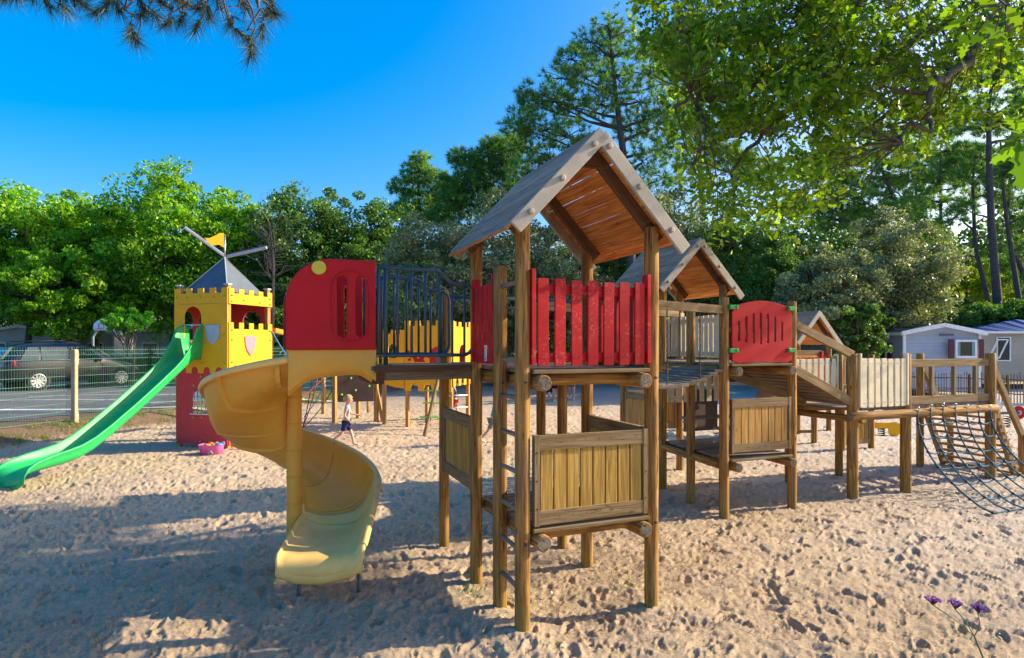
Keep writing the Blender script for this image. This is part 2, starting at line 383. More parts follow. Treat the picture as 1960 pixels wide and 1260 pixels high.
# sand: tan grains, darker damp patches, grey trodden area, far shade painted in
def sandmat():
    m, t, b = nt('sand'); L = t.links; geo = t.nodes.new('ShaderNodeNewGeometry'); po = geo.outputs['Position']
    n1 = noise(t, po, .35, 5, .5); n2 = noise(t, po, 7, 6, .2, .7); n3 = noise(t, po, 110, 4, 0, .8)
    col = ramp(t, n1, [(.35, (.52, .365, .215)), (.65, (.64, .47, .29))])
    col = mix(t, ramp(t, n2, [(.42, (0, 0, 0)), (.72, (.5,) * 3)]), col, (.40, .29, .185))
    col = mix(t, ramp(t, n3, [(.35, (0, 0, 0)), (.75, (.45,) * 3)]), col, (.72, .60, .46))
    n4 = noise(t, po, 45, 3, 0, .7, (1, 1, 1)); col = mix(t, ramp(t, n4, [(.58, (0, 0, 0)), (.68, (.75,) * 3)]), col, (.24, .155, .085))
    n6 = noise(t, po, 19, 4, .5, .75, (1, 1.6, 1)); col = mix(t, ramp(t, n6, [(.55, (0, 0, 0)), (.7, (.6,) * 3)]), col, (.32, .21, .12)); col = mix(t, ramp(t, n6, [(.28, (.5,) * 3), (.42, (0, 0, 0))]), col, (.74, .60, .42))
    # grey trodden ground far right; far behind, shade on trodden sand painted grey
    sx = t.nodes.new('ShaderNodeSeparateXYZ'); L.new(po, sx.inputs[0])
    s = N(t, 'ShaderNodeMath', operation='MULTIPLY_ADD'); L.new(n1, s.inputs[0]); s.inputs[1].default_value = 6; L.new(sx.outputs['Y'], s.inputs[2])
    f = ramp(t, N(t, 'ShaderNodeMath', operation='MULTIPLY').outputs[0], [(0, (0, 0, 0)), (1, (1, 1, 1))])
    mm = t.nodes[-2] if False else None
    mr = N(t, 'ShaderNodeMapRange'); mr.inputs[1].default_value = 22; mr.inputs[2].default_value = 28; L.new(s.outputs[0], mr.inputs[0])
    col = mix(t, mr.outputs[0], col, (.34, .275, .22))
    s2 = N(t, 'ShaderNodeMath', operation='MULTIPLY_ADD'); L.new(n1, s2.inputs[0]); s2.inputs[1].default_value = 3; L.new(sx.outputs['X'], s2.inputs[2])
    mr2 = N(t, 'ShaderNodeMapRange'); mr2.inputs[1].default_value = 4.3; mr2.inputs[2].default_value = 8.0; mr2.inputs[4].default_value = .75; L.new(s2.outputs[0], mr2.inputs[0])
    col = mix(t, mr2.outputs[0], col, (.56, .49, .43))
    vd = N(t, 'ShaderNodeVectorMath', operation='DOT_PRODUCT'); L.new(po, vd.inputs[0]); vd.inputs[1].default_value = (-FD[1], FD[0], 0)
    ad = N(t, 'ShaderNodeMath', operation='MULTIPLY_ADD'); L.new(n2, ad.inputs[0]); ad.inputs[1].default_value = .9; L.new(vd.outputs['Value'], ad.inputs[2])
    k0 = F0[0] * FD[1] - F0[1] * FD[0]
    m3 = N(t, 'ShaderNodeMapRange'); m3.inputs[1].default_value = -.75 - k0; m3.inputs[2].default_value = -.25 - k0; m3.inputs[4].default_value = .85; L.new(ad.outputs[0], m3.inputs[0])
    m4 = N(t, 'ShaderNodeMapRange'); m4.inputs[1].default_value = 9; m4.inputs[2].default_value = 11.5; L.new(sx.outputs['Y'], m4.inputs[0])
    ml = N(t, 'ShaderNodeMath', operation='MULTIPLY'); L.new(m3.outputs[0], ml.inputs[0]); L.new(m4.outputs[0], ml.inputs[1])
    col = mix(t, ml.outputs[0], col, (.15, .09, .05))
    L.new(col, b.inputs['Base Color']); b.inputs['Roughness'].default_value = .95; b.inputs['Specular IOR Level'].default_value = .15
    n5 = noise(t, po, 28, 6, .4, .75)
    p = bump(t, b, n5, 1.0, .028); bump(t, b, n3, .8, .008, p)
    return m
M['sand'] = sandmat()
def simple(name, c1, c2, scale, rough=.9, bm=.3, bs=20, spec=.3):
    m, t, b = nt(name); geo = t.nodes.new('ShaderNodeNewGeometry'); po = geo.outputs['Position']
    n1 = noise(t, po, scale, 6, .3, .65); t.links.new(ramp(t, n1, [(.3, c1), (.7, c2)]), b.inputs['Base Color'])
    b.inputs['Roughness'].default_value = rough; b.inputs['Specular IOR Level'].default_value = spec
    if bm: bump(t, b, noise(t, po, bs, 4), bm, .02)
    return m
M['asphalt'] = simple('asphalt', (.10, .10, .105), (.17, .165, .16), 1.2, .85, .3, 60)
M['line'] = simple('road_line', (.5, .5, .48), (.75, .75, .72), 5, .7, 0)
M['bark'] = simple('bark', (.06, .045, .035), (.17, .13, .10), 9, .9, .9, 14)
M['barkpine'] = simple('pine_bark', (.045, .04, .042), (.13, .105, .10), 7, .9, .9, 10)
M['oak'] = leafmat('oak_leaf', [(.03, .08, .008), (.06, .15, .01), (.11, .22, .014), (.2, .28, .02)], .6, trc=(2.4, 2.1, .3))
M['oakfar'] = leafmat('broad_leaf', [(.035, .14, .008), (.10, .29, .012), (.20, .42, .02), (.36, .52, .03)], .42, trc=(2.2, 1.9, .3))
M['holm'] = leafmat('holm_leaf', [(.03, .10, .012), (.06, .17, .022), (.11, .23, .035), (.17, .28, .05)], .3)
M['greyleaf'] = leafmat('grey_leaf', [(.08, .13, .06), (.15, .21, .10), (.23, .29, .15), (.34, .38, .22)], .25, rough=.42, spec=.45)
M['pine'] = leafmat('pine_needle', [(.035, .14, .035), (.08, .23, .055), (.14, .31, .07), (.24, .37, .10)], .38)
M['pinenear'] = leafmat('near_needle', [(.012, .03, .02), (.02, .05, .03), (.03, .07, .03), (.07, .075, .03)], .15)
M['yleaf'] = leafmat('yellow_leaf', [(.16, .30, .02), (.26, .38, .02), (.38, .42, .03)], .45)
M['young'] = leafmat('young_leaf', [(.12, .45, .03), (.22, .58, .04), (.34, .65, .07)], .5)
M['grass'] = leafmat('grass', [(.08, .17, .02), (.14, .24, .04), (.26, .26, .08)], .3)
M['litter'] = leafmat('litter', [(.22, .11, .05), (.32, .18, .08), (.42, .30, .10), (.16, .2, .03)], .1, trc=(1, 1, 1))

# ------------------------------------------------------------------ numpy meshes
def np_mesh(name, verts, faces, mat, parent=None, smooth=False, origin=(0, 0, 0)):
    me = bpy.data.meshes.new(name); nv = len(verts); nf, k = faces.shape
    me.vertices.add(nv); me.vertices.foreach_set('co', (verts - np.array(origin)).astype(np.float32).ravel())
    me.loops.add(nf * k); me.loops.foreach_set('vertex_index', faces.astype(np.int32).ravel())
    me.polygons.add(nf); me.polygons.foreach_set('loop_start', np.arange(0, nf * k, k, dtype=np.int32))
    if smooth: me.polygons.foreach_set('use_smooth', np.ones(nf, bool))
    me.materials.append(mat); me.update(calc_edges=True)
    o = new_obj(name, me, parent)
    return o
def leaf_cloud(c, size, rs, up=.3, aspect=.55, shape=None):
    n = len(c); nr = rs.normal(size=(n, 3)); nr[:, 2] += up; nr /= np.linalg.norm(nr, axis=1)[:, None]
    t = rs.normal(size=(n, 3)); a = np.cross(nr, t); a /= np.linalg.norm(a, axis=1)[:, None] + 1e-9; b = np.cross(nr, a)
    s = (size * rs.uniform(.6, 1.35, n))[:, None]
    if shape is None: shape = [(-.5, 0, 0), (0, -.5 * aspect, .06), (.5, 0, 0), (0, .5 * aspect, .06)]
    k = len(shape)
    vs = np.stack([c + a * s * p[0] + b * s * p[1] + nr * s * p[2] for p in shape], 1).reshape(-1, 3)
    return vs, np.arange(n * k).reshape(n, k)
def crown_points(cen, rad, nclump, per, rs, lump=.35, clr=.16, fill=.35, squash=.7):
    cen = np.array(cen); rad = np.array(rad)
    d = rs.normal(size=(nclump, 3)); d /= np.linalg.norm(d, axis=1)[:, None]
    az = np.arctan2(d[:, 1], d[:, 0]); ph = rs.uniform(0, 6.28, 6)
    l = 1 + lump * .5 * (np.sin(3 * az + ph[0] + 3 * d[:, 2]) * .5 + np.sin(5 * az + ph[1] - 4 * d[:, 2]) * .35 + np.sin(7 * d[:, 2] + ph[2]) * .3) + lump * .35 * rs.normal(size=nclump) * .5
    l = np.clip(l, .62, 1.17); r = rs.uniform(fill, 1, nclump) ** .6 * l
    cc = cen + d * rad * r[:, None]
    cr = clr * rad.mean() * rs.uniform(.5, 1.3, nclump)
    p = rs.normal(size=(nclump, per, 3)) * .5; q = np.linalg.norm(p, axis=2, keepdims=True); p = p / (q + 1e-6) * np.minimum(q, 1.0) ** .6
    p[:, :, 2] *= squash
    return cc, (cc[:, None, :] + p * cr[:, None, None]).reshape(-1, 3)
def limb(mb, p0, p1, r0, r1, rs, seg=6, wob=.12, n=8):
    p0 = np.array(p0); p1 = np.array(p1); L = np.linalg.norm(p1 - p0); pts = []
    off = np.zeros(3)
    for i in range(seg + 1):
        t = i / seg; off = off + rs.normal(size=3) * wob * L / seg * (0 if i in (0,) else 1)
        pts.append(p0 + (p1 - p0) * t + off * math.sin(math.pi * t))
    mb.tube([Vector(p) for p in pts], [r0 + (r1 - r0) * i / seg for i in range(seg + 1)], n)
def broadleaf(px, Y, ytop, ybot, rx, mat, label, name='broadleaf_tree', cat='tree', group=None, seed=0, nclump=170, per=150, leaf=.22, trunk_r=.22, lump=.35, clr=.17, fill=.3, x=None, up=.3):
    rs = np.random.RandomState(seed + 11)
    X = (px - 980) / FPX * Y if x is None else x
    zt = CH + (HOR - ytop) / FPX * Y; zb = CH + (HOR - ybot) / FPX * Y; g = gz(X, Y)
    zb = max(zb, g + .1)
    rt = thing(name, (X, Y, g), label, cat, group)
    cen = (X, Y, (zt + zb) / 2); rad = (rx, rx * .9, (zt - zb) / 2 * .93)
    cc, pts = crown_points(cen, rad, nclump, per, rs, lump, clr, fill)
    pts = pts[pts[:, 2] > g + .03]
    vs, fs = leaf_cloud(pts, leaf, rs, up)
    np_mesh('crown', vs, fs, mat, rt, origin=(X, Y, g))
    mb = MB(); top = zb + (zt - zb) * .55
    limb(mb, (X, Y, g - .3), (X + rs.normal() * .3, Y, top), trunk_r, trunk_r * .3, rs, 7, .05)
    for i in range(0, min(len(cc), 22)):
        q = cc[i * (len(cc) // 22)]; h = g + (top - g) * rs.uniform(.45, .95)
        limb(mb, (X, Y, h), q, trunk_r * .35, .03, rs, 5, .1, 6)
    mb.build('trunk', M['bark'], rt, recalc=False)
    return rt
def needle_tufts(c, dirs, L, nn, wd, rs, spread=.9):
    n = len(c); cc = np.repeat(c, nn, 0); dd = np.repeat(dirs, nn, 0)
    d = dd + rs.normal(size=(n * nn, 3)) * spread; d /= np.linalg.norm(d, axis=1)[:, None]
    l = (L * rs.uniform(.6, 1.15, n * nn))[:, None]
    s = np.cross(d, rs.normal(size=d.shape)); s /= np.linalg.norm(s, axis=1)[:, None] + 1e-9
    base = cc + d * l * .05
    vs = np.stack([base - s * wd, base + s * wd, cc + d * l], 1).reshape(-1, 3)
    return vs, np.arange(n * nn * 3).reshape(-1, 3)
def pine(px, Y, label, clusters, trunk, tr=.22, seed=0, tufts=26, cr=.9, L=.42, nn=30, wd=.019, rsc=1.0, mul=1.35, group='pine trees behind the playground', name='pine_tree', mat='pine'):
    """clusters: list of (px,py,dY,radius) of foliage masses; trunk: list of (px,py) points seen in the photo"""
    rs = np.random.RandomState(seed + 5)
    tp = [at(a, b, Y) for a, b in trunk]; g = gz(tp[0].x, Y); tp[0].z = g - .2
    rt = thing(name, (tp[0].x, Y, g), label, 'tree', group)
    mb = MB(); k = len(tp)
    fine = []
    for i in range(k - 1):
        for j in range(4): fine.append(tp[i].lerp(tp[i + 1], j / 4))
    fine.append(tp[-1]); n = len(fine)
    mb.tube(fine, [tr * (1 - .75 * i / (n - 1)) for i in range(n)], 9)
    C = []; D = []
    for (cx, cy, dY, r) in clusters:
        ctr = np.array(at(cx, cy, Y + dY)); r = r * rsc; m = int(tufts * mul * (r / cr) ** 2)
        p = rs.normal(size=(m, 3)); p /= np.linalg.norm(p, axis=1)[:, None]; p *= rs.uniform(.25, 1, m)[:, None] ** .5; p[:, 2] *= .6
        q = ctr + p * r; C.append(q); dd = p.copy(); dd[:, 2] += .7; D.append(dd / np.linalg.norm(dd, axis=1)[:, None])
        # limb from the trunk to the cluster, twigs inside
        best = min(fine[n // 4:], key=lambda v: abs(v.z - (ctr[2] - .35 * abs(v.x - ctr[0]))))
        limb(mb, best, ctr, .03 + .05 * r, .02, rs, 6, .12, 6)
        for i in range(0, m, 4): limb(mb, ctr, q[i], .02, .008, rs, 3, .15, 4)
    C = np.concatenate(C); D = np.concatenate(D)
    vs, fs = needle_tufts(C, D, L, nn, wd, rs)
    np_mesh('crown', vs, fs, M[mat], rt, origin=(tp[0].x, Y, g))
    mb.build('trunk', M['barkpine'], rt, recalc=False)
    return rt

# ================================================================== SETTING
def build_ground():
    ys = [-12, -8, -5, -3, -1.5, 0, 1.0, 1.7]
    y = 2.3
    while y < 26: ys.append(y); y *= 1.0058 if y > 4 else 1.005
    while y < 900: ys.append(y); y *= 1.12
    ts = list(-np.geomspace(1.12, 9, 14)[::-1]) + list(np.linspace(-1.1, 1.1, 900)) + list(np.geomspace(1.12, 9, 14))
    ys = np.array(ys); ts = np.array(ts)
    Yg, Tg = np.meshgrid(ys, ts, indexing='ij'); Xg = Tg * np.maximum(Yg, 2.3)
    z = gbase(Xg, Yg)
    inner = 1 - sstep(17, 30, Yg); play = inner * (1 - sstep(-.9, 0, fdist(Xg, Yg)) * sstep(8.5, 12, Yg))
    rg = lambda x, y, k: 1 - abs(vnoise(x, y, k) * 2 - 1)
    wx = Xg + .05 * vnoise(Xg * 6, Yg * 6, 31); wy = Yg + .05 * vnoise(Xg * 6, Yg * 6, 32)
    h = .05 * (vnoise(Xg * .9, Yg * .9, 8) - .5) + .026 * (vnoise(Xg * 2.7, Yg * 2.7, 1) - .5) + .011 * (vnoise(Xg * 6.3, Yg * 6.3, 2) - .5) + .010 * (rg(wx * 9, wy * 9, 4) - .5) + .009 * (rg(wx * 19, wy * 19, 9) - .5) + .009 * (vnoise(Xg * 21, Yg * 21, 5) - .5) + .006 * (vnoise(Xg * 43, Yg * 43, 6) - .5) + .003 * (vnoise(Xg * 80, Yg * 80, 7) - .5)
    for (cell, dep, rad, seed, prob) in ((.33, .028, .070, 21, .7), (.23, .022, .048, 22, .65), (.13, .013, .030, 23, .65), (.075, .007, .018, 24, .6)):
        cx = np.floor(wx / cell); cy = np.floor(wy / cell); acc = np.zeros_like(z)
        for i in (-1, 0, 1):
            for j in (-1, 0, 1):
                ix = cx + i; iy = cy + j
                fx = (ix + _hash(ix, iy, seed)) * cell; fy = (iy + _hash(ix, iy, seed + 50)) * cell
                on = (_hash(ix, iy, seed + 90) < prob) * (.35 + 1.0 * _hash(ix, iy, seed + 130)); an = _hash(ix, iy, seed + 70) * 3.14
                dx = wx - fx; dy = wy - fy; ca = np.cos(an); sa = np.sin(an)
                a = (dx * ca + dy * sa) / (rad * 1.4); b = (-dx * sa + dy * ca) / (rad * .65)
                r2 = a * a + b * b
                acc += on * (-dep * np.exp(-r2 ** 2.6) + dep * .42 * np.exp(-(np.sqrt(r2) - 1.38) ** 2 * 12))
        h += acc
    for (mx, my, mh, mr) in ((.05, 4.4, .05, .28), (-.15, 4.75, .04, .2), (1.15, 4.9, .02, .3), (-1.62, 4.55, -.05, .34), (-7.1, 8.3, -.05, .5), (.6, 5.3, -.03, .6), (3.1, 8.2, -.03, .8)):
        h += mh * np.exp(-((Xg - mx) ** 2 + (Yg - my) ** 2) / mr ** 2)
    z = z + h * play
    ny, nx = z.shape; vs = np.stack([Xg, Yg, z], 2).reshape(-1, 3)
    i = np.arange(ny - 1)[:, None] * nx + np.arange(nx - 1)[None, :]
    fs = np.stack([i, i + 1, i + nx + 1, i + nx], 2).reshape(-1, 4)
    o = np_mesh('sand_ground', vs, fs, M['sand'], smooth=True); tag(o, kind='structure')
build_ground()
def strip_sheet(name, x0, x1, y0, y1, mat, lift, dens=.6, clipf=None):
    nx = int((x1 - x0) / dens) + 1; ny = int((y1 - y0) / dens) + 1
    X, Y = np.meshgrid(np.linspace(x0, x1, nx), np.linspace(y0, y1, ny)); z = gbase(X, Y) + lift
    vs = np.stack([X, Y, z], 2).reshape(-1, 3); i = np.arange(ny - 1)[:, None] * nx + np.arange(nx - 1)[None, :]
    fs = np.stack([i, i + 1, i + nx + 1, i + nx], 2).reshape(-1, 4)
    if clipf is not None:
        c = vs[fs].mean(1); fs = fs[clipf(c[:, 0], c[:, 1])]
    o = np_mesh(name, vs, fs, mat, smooth=True); return o
tag(strip_sheet('car_park_road', -60, 2, 8, 33, M['asphalt'], .012, .25, lambda x, y: fdist(x, y) > 1.1), kind='structure')
tag(strip_sheet('earth_verge', -60, 4, 25.8, 60, simple('verge_earth', (.07, .055, .03), (.13, .11, .05), 1.5, .95, .4), .02, .4, lambda x, y: y > 26.8 + .25 * (x + 20) * (x > -20)), kind='structure')
def road_line(p0, p1, wd, nm='road_marking'):
    mb = MB(); a = Vector((*p0, 0)); b = Vector((*p1, 0)); d = (b - a).normalized(); s = Vector((-d.y, d.x, 0)) * wd / 2
    k = max(2, int((b - a).length / .5)); vs = []
    for i in range(k + 1):
        p = a.lerp(b, i / k)
        for q in (p - s, p + s): vs.append((q.x, q.y, gz(q.x, q.y) + .017))
    mb.add(vs, [(2 * i, 2 * i + 1, 2 * i + 3, 2 * i + 2) for i in range(k)])
    tag(mb.build(nm, M['line']), kind='structure')
for (a, b, ww) in (((-15.5, 19.6), (-10.5, 21.4), .1), ((-17, 17.6), (-12.2, 19.0), .1), ((-13.6, 16.0), (-8.2, 18.2), .25), ((-24, 14.2), (-13.6, 16.0), .25), ((-11.5, 18.4), (-6.4, 22.4), .12)):
    road_line(a, b, ww)

# ================================================================== PLAY TOWER HELPERS
PR = .057
def grp(root, lst): pass
def post(root, p, z0, z1, r=PR, mat='post', name='post', tilt=(0, 0)):
    mb = MB(); mb.log((p[0], p[1], z0), (p[0] + tilt[0], p[1] + tilt[1], z1), r, 16); return mb.build(name, M[mat], root)
def board_panel(root, p0, p1, z0, z1, n=8, mat='board', off=Vector((0, 0, 0)), inset=.07, t=.022, rail=.105):
    """framed panel of upright boards between two posts"""
    a = Vector((p0[0], p0[1], 0)) + off; b = Vector((p1[0], p1[1], 0)) + off; d = (b - a).normalized(); a = a + d * inset; b = b - d * inset
    L = (b - a).length; nrm = Vector((d.y, -d.x, 0)); mb = MB(); x0 = .05; wd = (L - .1) / n
    for i in range(n):
        c = a + d * (x0 + wd * (i + .5)) + nrm * rnd.uniform(-.002, .002); mb.frame(c + Z * ((z0 + z1) / 2), d, nrm, Z, wd - .009 - rnd.random() * .004, t, z1 - z0 - rail * 1.1)
    pn = mb.build('panel', M[mat], root, .003)
    fr = MB(); f2 = .05
    for e in (a + d * .022, b - d * .022): fr.frame(e + Z * (z0 + z1) / 2, d, nrm, Z, .042, f2, z1 - z0 + .012)
    for zz in (z0 + rail / 2, z1 - rail / 2): fr.frame((a + b) / 2 + Z * zz, d, nrm, Z, L - .09, f2 - .006, rail)
    fr.m = 1
    for zz in (z0 + rail / 2, z1 - rail / 2):
        for k_ in range(n):
            p = a + d * (x0 + wd * (k_ + .5) + rnd.uniform(-.01, .01)) + nrm * (f2 / 2 - .004) + Z * (zz + rnd.uniform(-.012, .012)); fr.tube([p, p + nrm * .0025], .0045, 6)
    for e in (a + d * .022, b - d * .022):
        for zz in (z0 + .12, (z0 + z1) / 2, z1 - .12): p = e + nrm * (f2 / 2 - .001) + Z * zz; fr.tube([p, p + nrm * .003], .007, 6)
    fr.build('frame', [M['frame'], M['dark']], pn, .003); return pn
def picket_panel(root, p0, p1, z0, z1, n=7, mat='red', off=Vector((0, 0, 0)), inset=.075, wd=.085, ends=True, t=.022, railmat=None, nm='picket_panel'):
    a = Vector((p0[0], p0[1], 0)) + off; b = Vector((p1[0], p1[1], 0)) + off; d = (b - a).normalized(); a = a + d * inset; b = b - d * inset
    L = (b - a).length; nrm = Vector((d.y, -d.x, 0)); mb = MB()
    for i in range(n):
        c = a + d * (L * (i + .5) / n)
        zt = z1 - .02 + rnd.uniform(-.008, .008)
        tl = rnd.uniform(-.006, .006)
        mb.frame(c + nrm * .014 + Z * ((z0 + zt) / 2), (d + Z * tl).normalized(), nrm, (Z - d * tl).normalized(), wd, t, zt - z0)
    for zz in (z0 + .06, z1 - .09): mb.frame((a + b) / 2 - nrm * .012 + Z * zz, d, nrm, Z, L, .026, .07)
    if ends:
        for e in (a - d * .012, b + d * .012): mb.frame(e + Z * ((z0 + z1) / 2 + .03), d, nrm, Z, .03, .07, z1 - z0 + .04)
    mb.m = 1
    for i in range(n):
        c = a + d * (L * (i + .5) / n)
        for zz in (z0 + .06, z1 - .09):
            for q in (-.018, .018): p = c + nrm * .024 + d * (q + rnd.uniform(-.004, .004)) + Z * (zz + rnd.uniform(-.006, .006)); mb.tube([p, p + nrm * .0035], .0055, 6)
    return mb.build(nm, [M[mat], M['dark']], root, .0035)
def deck(root, p0, uv, lu, lv, z, pl=.11, along='u', mat='deck', nm='deck'):
    """planks laid along u (or v), tops at height z"""
    u, v = uv; mb = MB(); base = Vector((p0[0], p0[1], 0)); t = .034
    if along == 'u': n = int(lv / pl); A, B, la, lb = u, v, lu, lv
    else: n = int(lu / pl); A, B, la, lb = v, u, lv, lu
    s = lb / n
    for i in range(n):
        c = base + A * la / 2 + B * (s * (i + .5)) + Z * (z - t / 2 - rnd.random() * .003)
        mb.frame(c, A, B, Z, la + rnd.uniform(-.01, .01), s - .008, t)
    return mb.build(nm, M[mat], root, .003)
def crossbeam(root, p0, p1, r=.06, nm='beam'):
    mb = MB(); mb.log(p0, p1, r, 16, .006); o = mb.build(nm, M['post'], root)
    if r > .05:
        p0 = Vector(p0); d = (Vector(p1) - p0).normalized(); mb = MB(); mb.tube([p0 - d * .002, p0 + d * .004], [r - .010, r - .008], 16); mb.build('end_grain', M['endgrain'], o)
    return o
def gable_roof(root, mid, u, v, o0, L, w, ze, za, nb=8, detail=True):
    """mid: point half way between the two front posts; v: ridge direction; eaves at ze, ridge at za"""
    m0 = Vector((mid[0], mid[1], 0)) - v * o0; sl = math.hypot(w, za - ze)
    tops = MB(); und = MB()
    rf = None
    mbT = MB(); mbC = MB()
    for s in (-1, 1):
        dn = (u * s * w + Z * (ze - za)).normalized(); up = v.cross(dn) if s < 0 else dn.cross(v)
        up = up.normalized(); up = up if up.z > 0 else -up
        bw = sl / nb
        for i in range(nb):
            c = m0 + v * (L / 2 + rnd.uniform(-.006, .006)) + Z * za + dn * (bw * (i + .5))
            mbT.frame(c + up * .0125, v, dn, up, L, bw - .005 - rnd.random() * .005, .009)
            mbC.frame(c, v, dn, up, L, bw - .011, .016)
    rf = mbC.build('roof', M['ceil'], root, .002)
    mbT.build('roof_board', M['rooftop'], rf, .002)
    for (bo, sgn) in ((-.017, -1), (L + .017, 1)):
        for s in (-1, 1):
            dn = (u * s * w + Z * (ze - za)).normalized(); up = v.cross(dn).normalized(); up = up if up.z > 0 else -up
            mb = MB(); c0 = m0 + v * bo + Z * za - up * .032 + dn * (.03 if s > 0 else .0); c1 = c0 + dn * (sl + (.02 if s > 0 else -.055))
            mb.beam(c0, c1, .03, .105, up); fa = mb.build('fascia', M['fascia'], rf, .004)
            if sgn < 0 and detail:
                bm_ = MB()
                for q in (.12, .47, .80 if s < 0 else .86):
                    c = m0 + v * (bo - .015) + Z * za - up * .035 + dn * sl * q
                    bm_.tube([c, c - v * .018, c - v * .024], [.021, .021, .014], 10)
                bm_.build('bolt_cap', M['fascia'], rf)
    # rafters and collar under the boards
    for b in (o0 + .02, L - .26):
        for s in (-1, 1):
            dn = (u * s * w + Z * (ze - za)).normalized(); up = v.cross(dn).normalized(); up = up if up.z > 0 else -up
            mb = MB(); c0 = m0 + v * b + Z * za - up * .055 + dn * .06; mb.beam(c0, c0 + dn * (sl - .16), .045, .09, up); mb.build('rafter', M['rafter'], rf, .003)
        mb = MB(); cc = m0 + v * (b + .001) + Z * (za - .19); mb.beam(cc - u * .16, cc + u * .16, .04, .075); mb.build('collar', M['rafter'], rf, .003)
    mb = MB(); mb.beam(m0 + v * .03 + Z * (za - .075), m0 + v * (L - .03) + Z * (za - .075), .035, .07); mb.build('ridge_beam', M['rafter'], rf, .003)
    return rf

# ================================================================== TOWER 1 (nearest)
FL = Vector((.076, 4.455, 0)); S1, T1 = 1.115, 1.05
FRp = FL + U * S1; BL = FL + V * T1; BR = FRp + V * T1; P5 = BL + V * T1; P6 = BR + V * T1; P7 = BR + V * (T1 * .5)
ZD = 1.92
t1 = thing('play_tower', tuple(FL + U * .5 + V * .5), 'nearest wooden play tower with a steep plank roof and red picket rails', 'play tower')
def zr(p): return 3.685 - abs((p - (FL + FRp) / 2).dot(U)) * 1.06 - .06
for p in (FL, FRp, BL, BR): post(t1, p, -.35, zr(p), PR if p is not BL else .054)
post(t1, P5, -.35, 2.67, .052); post(t1, P6, -.35, 2.62, .052); post(t1, P7, -.35, 1.82, .052)
LP = FL + V * .459
post(t1, LP, -.35, 2.725, .056, name='ladder_post')
for zz in (2.56, 1.985, 1.70, 1.425, 1.15, .87, .585, .30):
    mb = MB(); mb.tube([LP + Z * zz + V * -.03, LP.lerp(FL, .5) + Z * (zz + .004), FL + Z * zz + V * .03], .0185, 10); mb.build('rung', M['deck'], t1)
# upper and lower decks
for (z0, lv) in ((ZD, 2 * T1), (.765, 1 * T1)):
    deck(t1, FL + U * .07 - V * .03, (U, V), S1 - .14, lv, z0, .115)
    for a in (.125, S1 - .125):
        crossbeam(t1, FL + U * a - V * .11 + Z * (z0 - .098), FL + U * a + V * (lv + .1) + Z * (z0 - .098))
    mb = MB(); mb.beam(FL + U * .06 - V * .055 + Z * (z0 - .018), FRp - U * .06 - V * .055 + Z * (z0 - .018), .03, .03); mb.build('edge_strip', M['frame'], t1, .006)
    for b in (.0, lv - .05): crossbeam(t1, FL + U * .02 + V * (b + .1) + Z * (z0 - .085), FRp - U * .02 + V * (b + .1) + Z * (z0 - .085), .045)
board_panel(t1, FL, FRp, .785, 1.435, 8, off=-V * .035)
board_panel(t1, P5, BL, .80, 1.45, 8, off=-U * .01)
board_panel(t1, FRp, BR, .785, 1.435, 7, off=U * 0)
picket_panel(t1, FL, FRp, 1.945, 2.60, 7, off=-V * .03)
picket_panel(t1, BR, FRp, 1.945, 2.60, 7, off=Vector((0, 0, 0)))
sp = picket_panel(t1, BL, LP, 1.945, 2.62, 4, off=-U * .02, wd=.1, inset=.06)
mb = MB(); q = LP.lerp(BL, .33) - U * .052 + Z * 2.03; mb.frame(q, V, U, Z, .05, .004, .13); mb.build('info_plate', M['white'], sp)
mb = MB()
for k in range(6): mb.frame(q - U * .0035 + Z * (.045 - k * .017), V, U, Z, .034 - (k % 3) * .006, .0015, .005)
for k in range(1): mb.frame(q - U * .0035 - Z * .05, V, U, Z, .02, .0015, .014)
mb.build('info_print', M['dark'], sp)
gable_roof(t1, (FL + FRp) / 2, U, V, .15, 1.42, .745, 2.90, 3.685)
mb = MB(); mb.tube([P5 + Z * 2.6, P6 + Z * 2.6], .02, 10); mb.tube([P6 + Z * 2.6, BR + Z * 2.5], .02, 10); mb.build('steel_rail', M['bluemetal'], t1)
# bolts and cracks on the visible posts
for p, zz in ((FL, 1.83), (FL, .66), (FRp, .70), (FRp, 1.84), (LP, 1.80)):
    mb = MB(); c = p - V * (PR) + Z * zz; mb.tube([c + V * .004, c - V * .008], .011, 8); mb.build('bolt', M['dark'], t1)

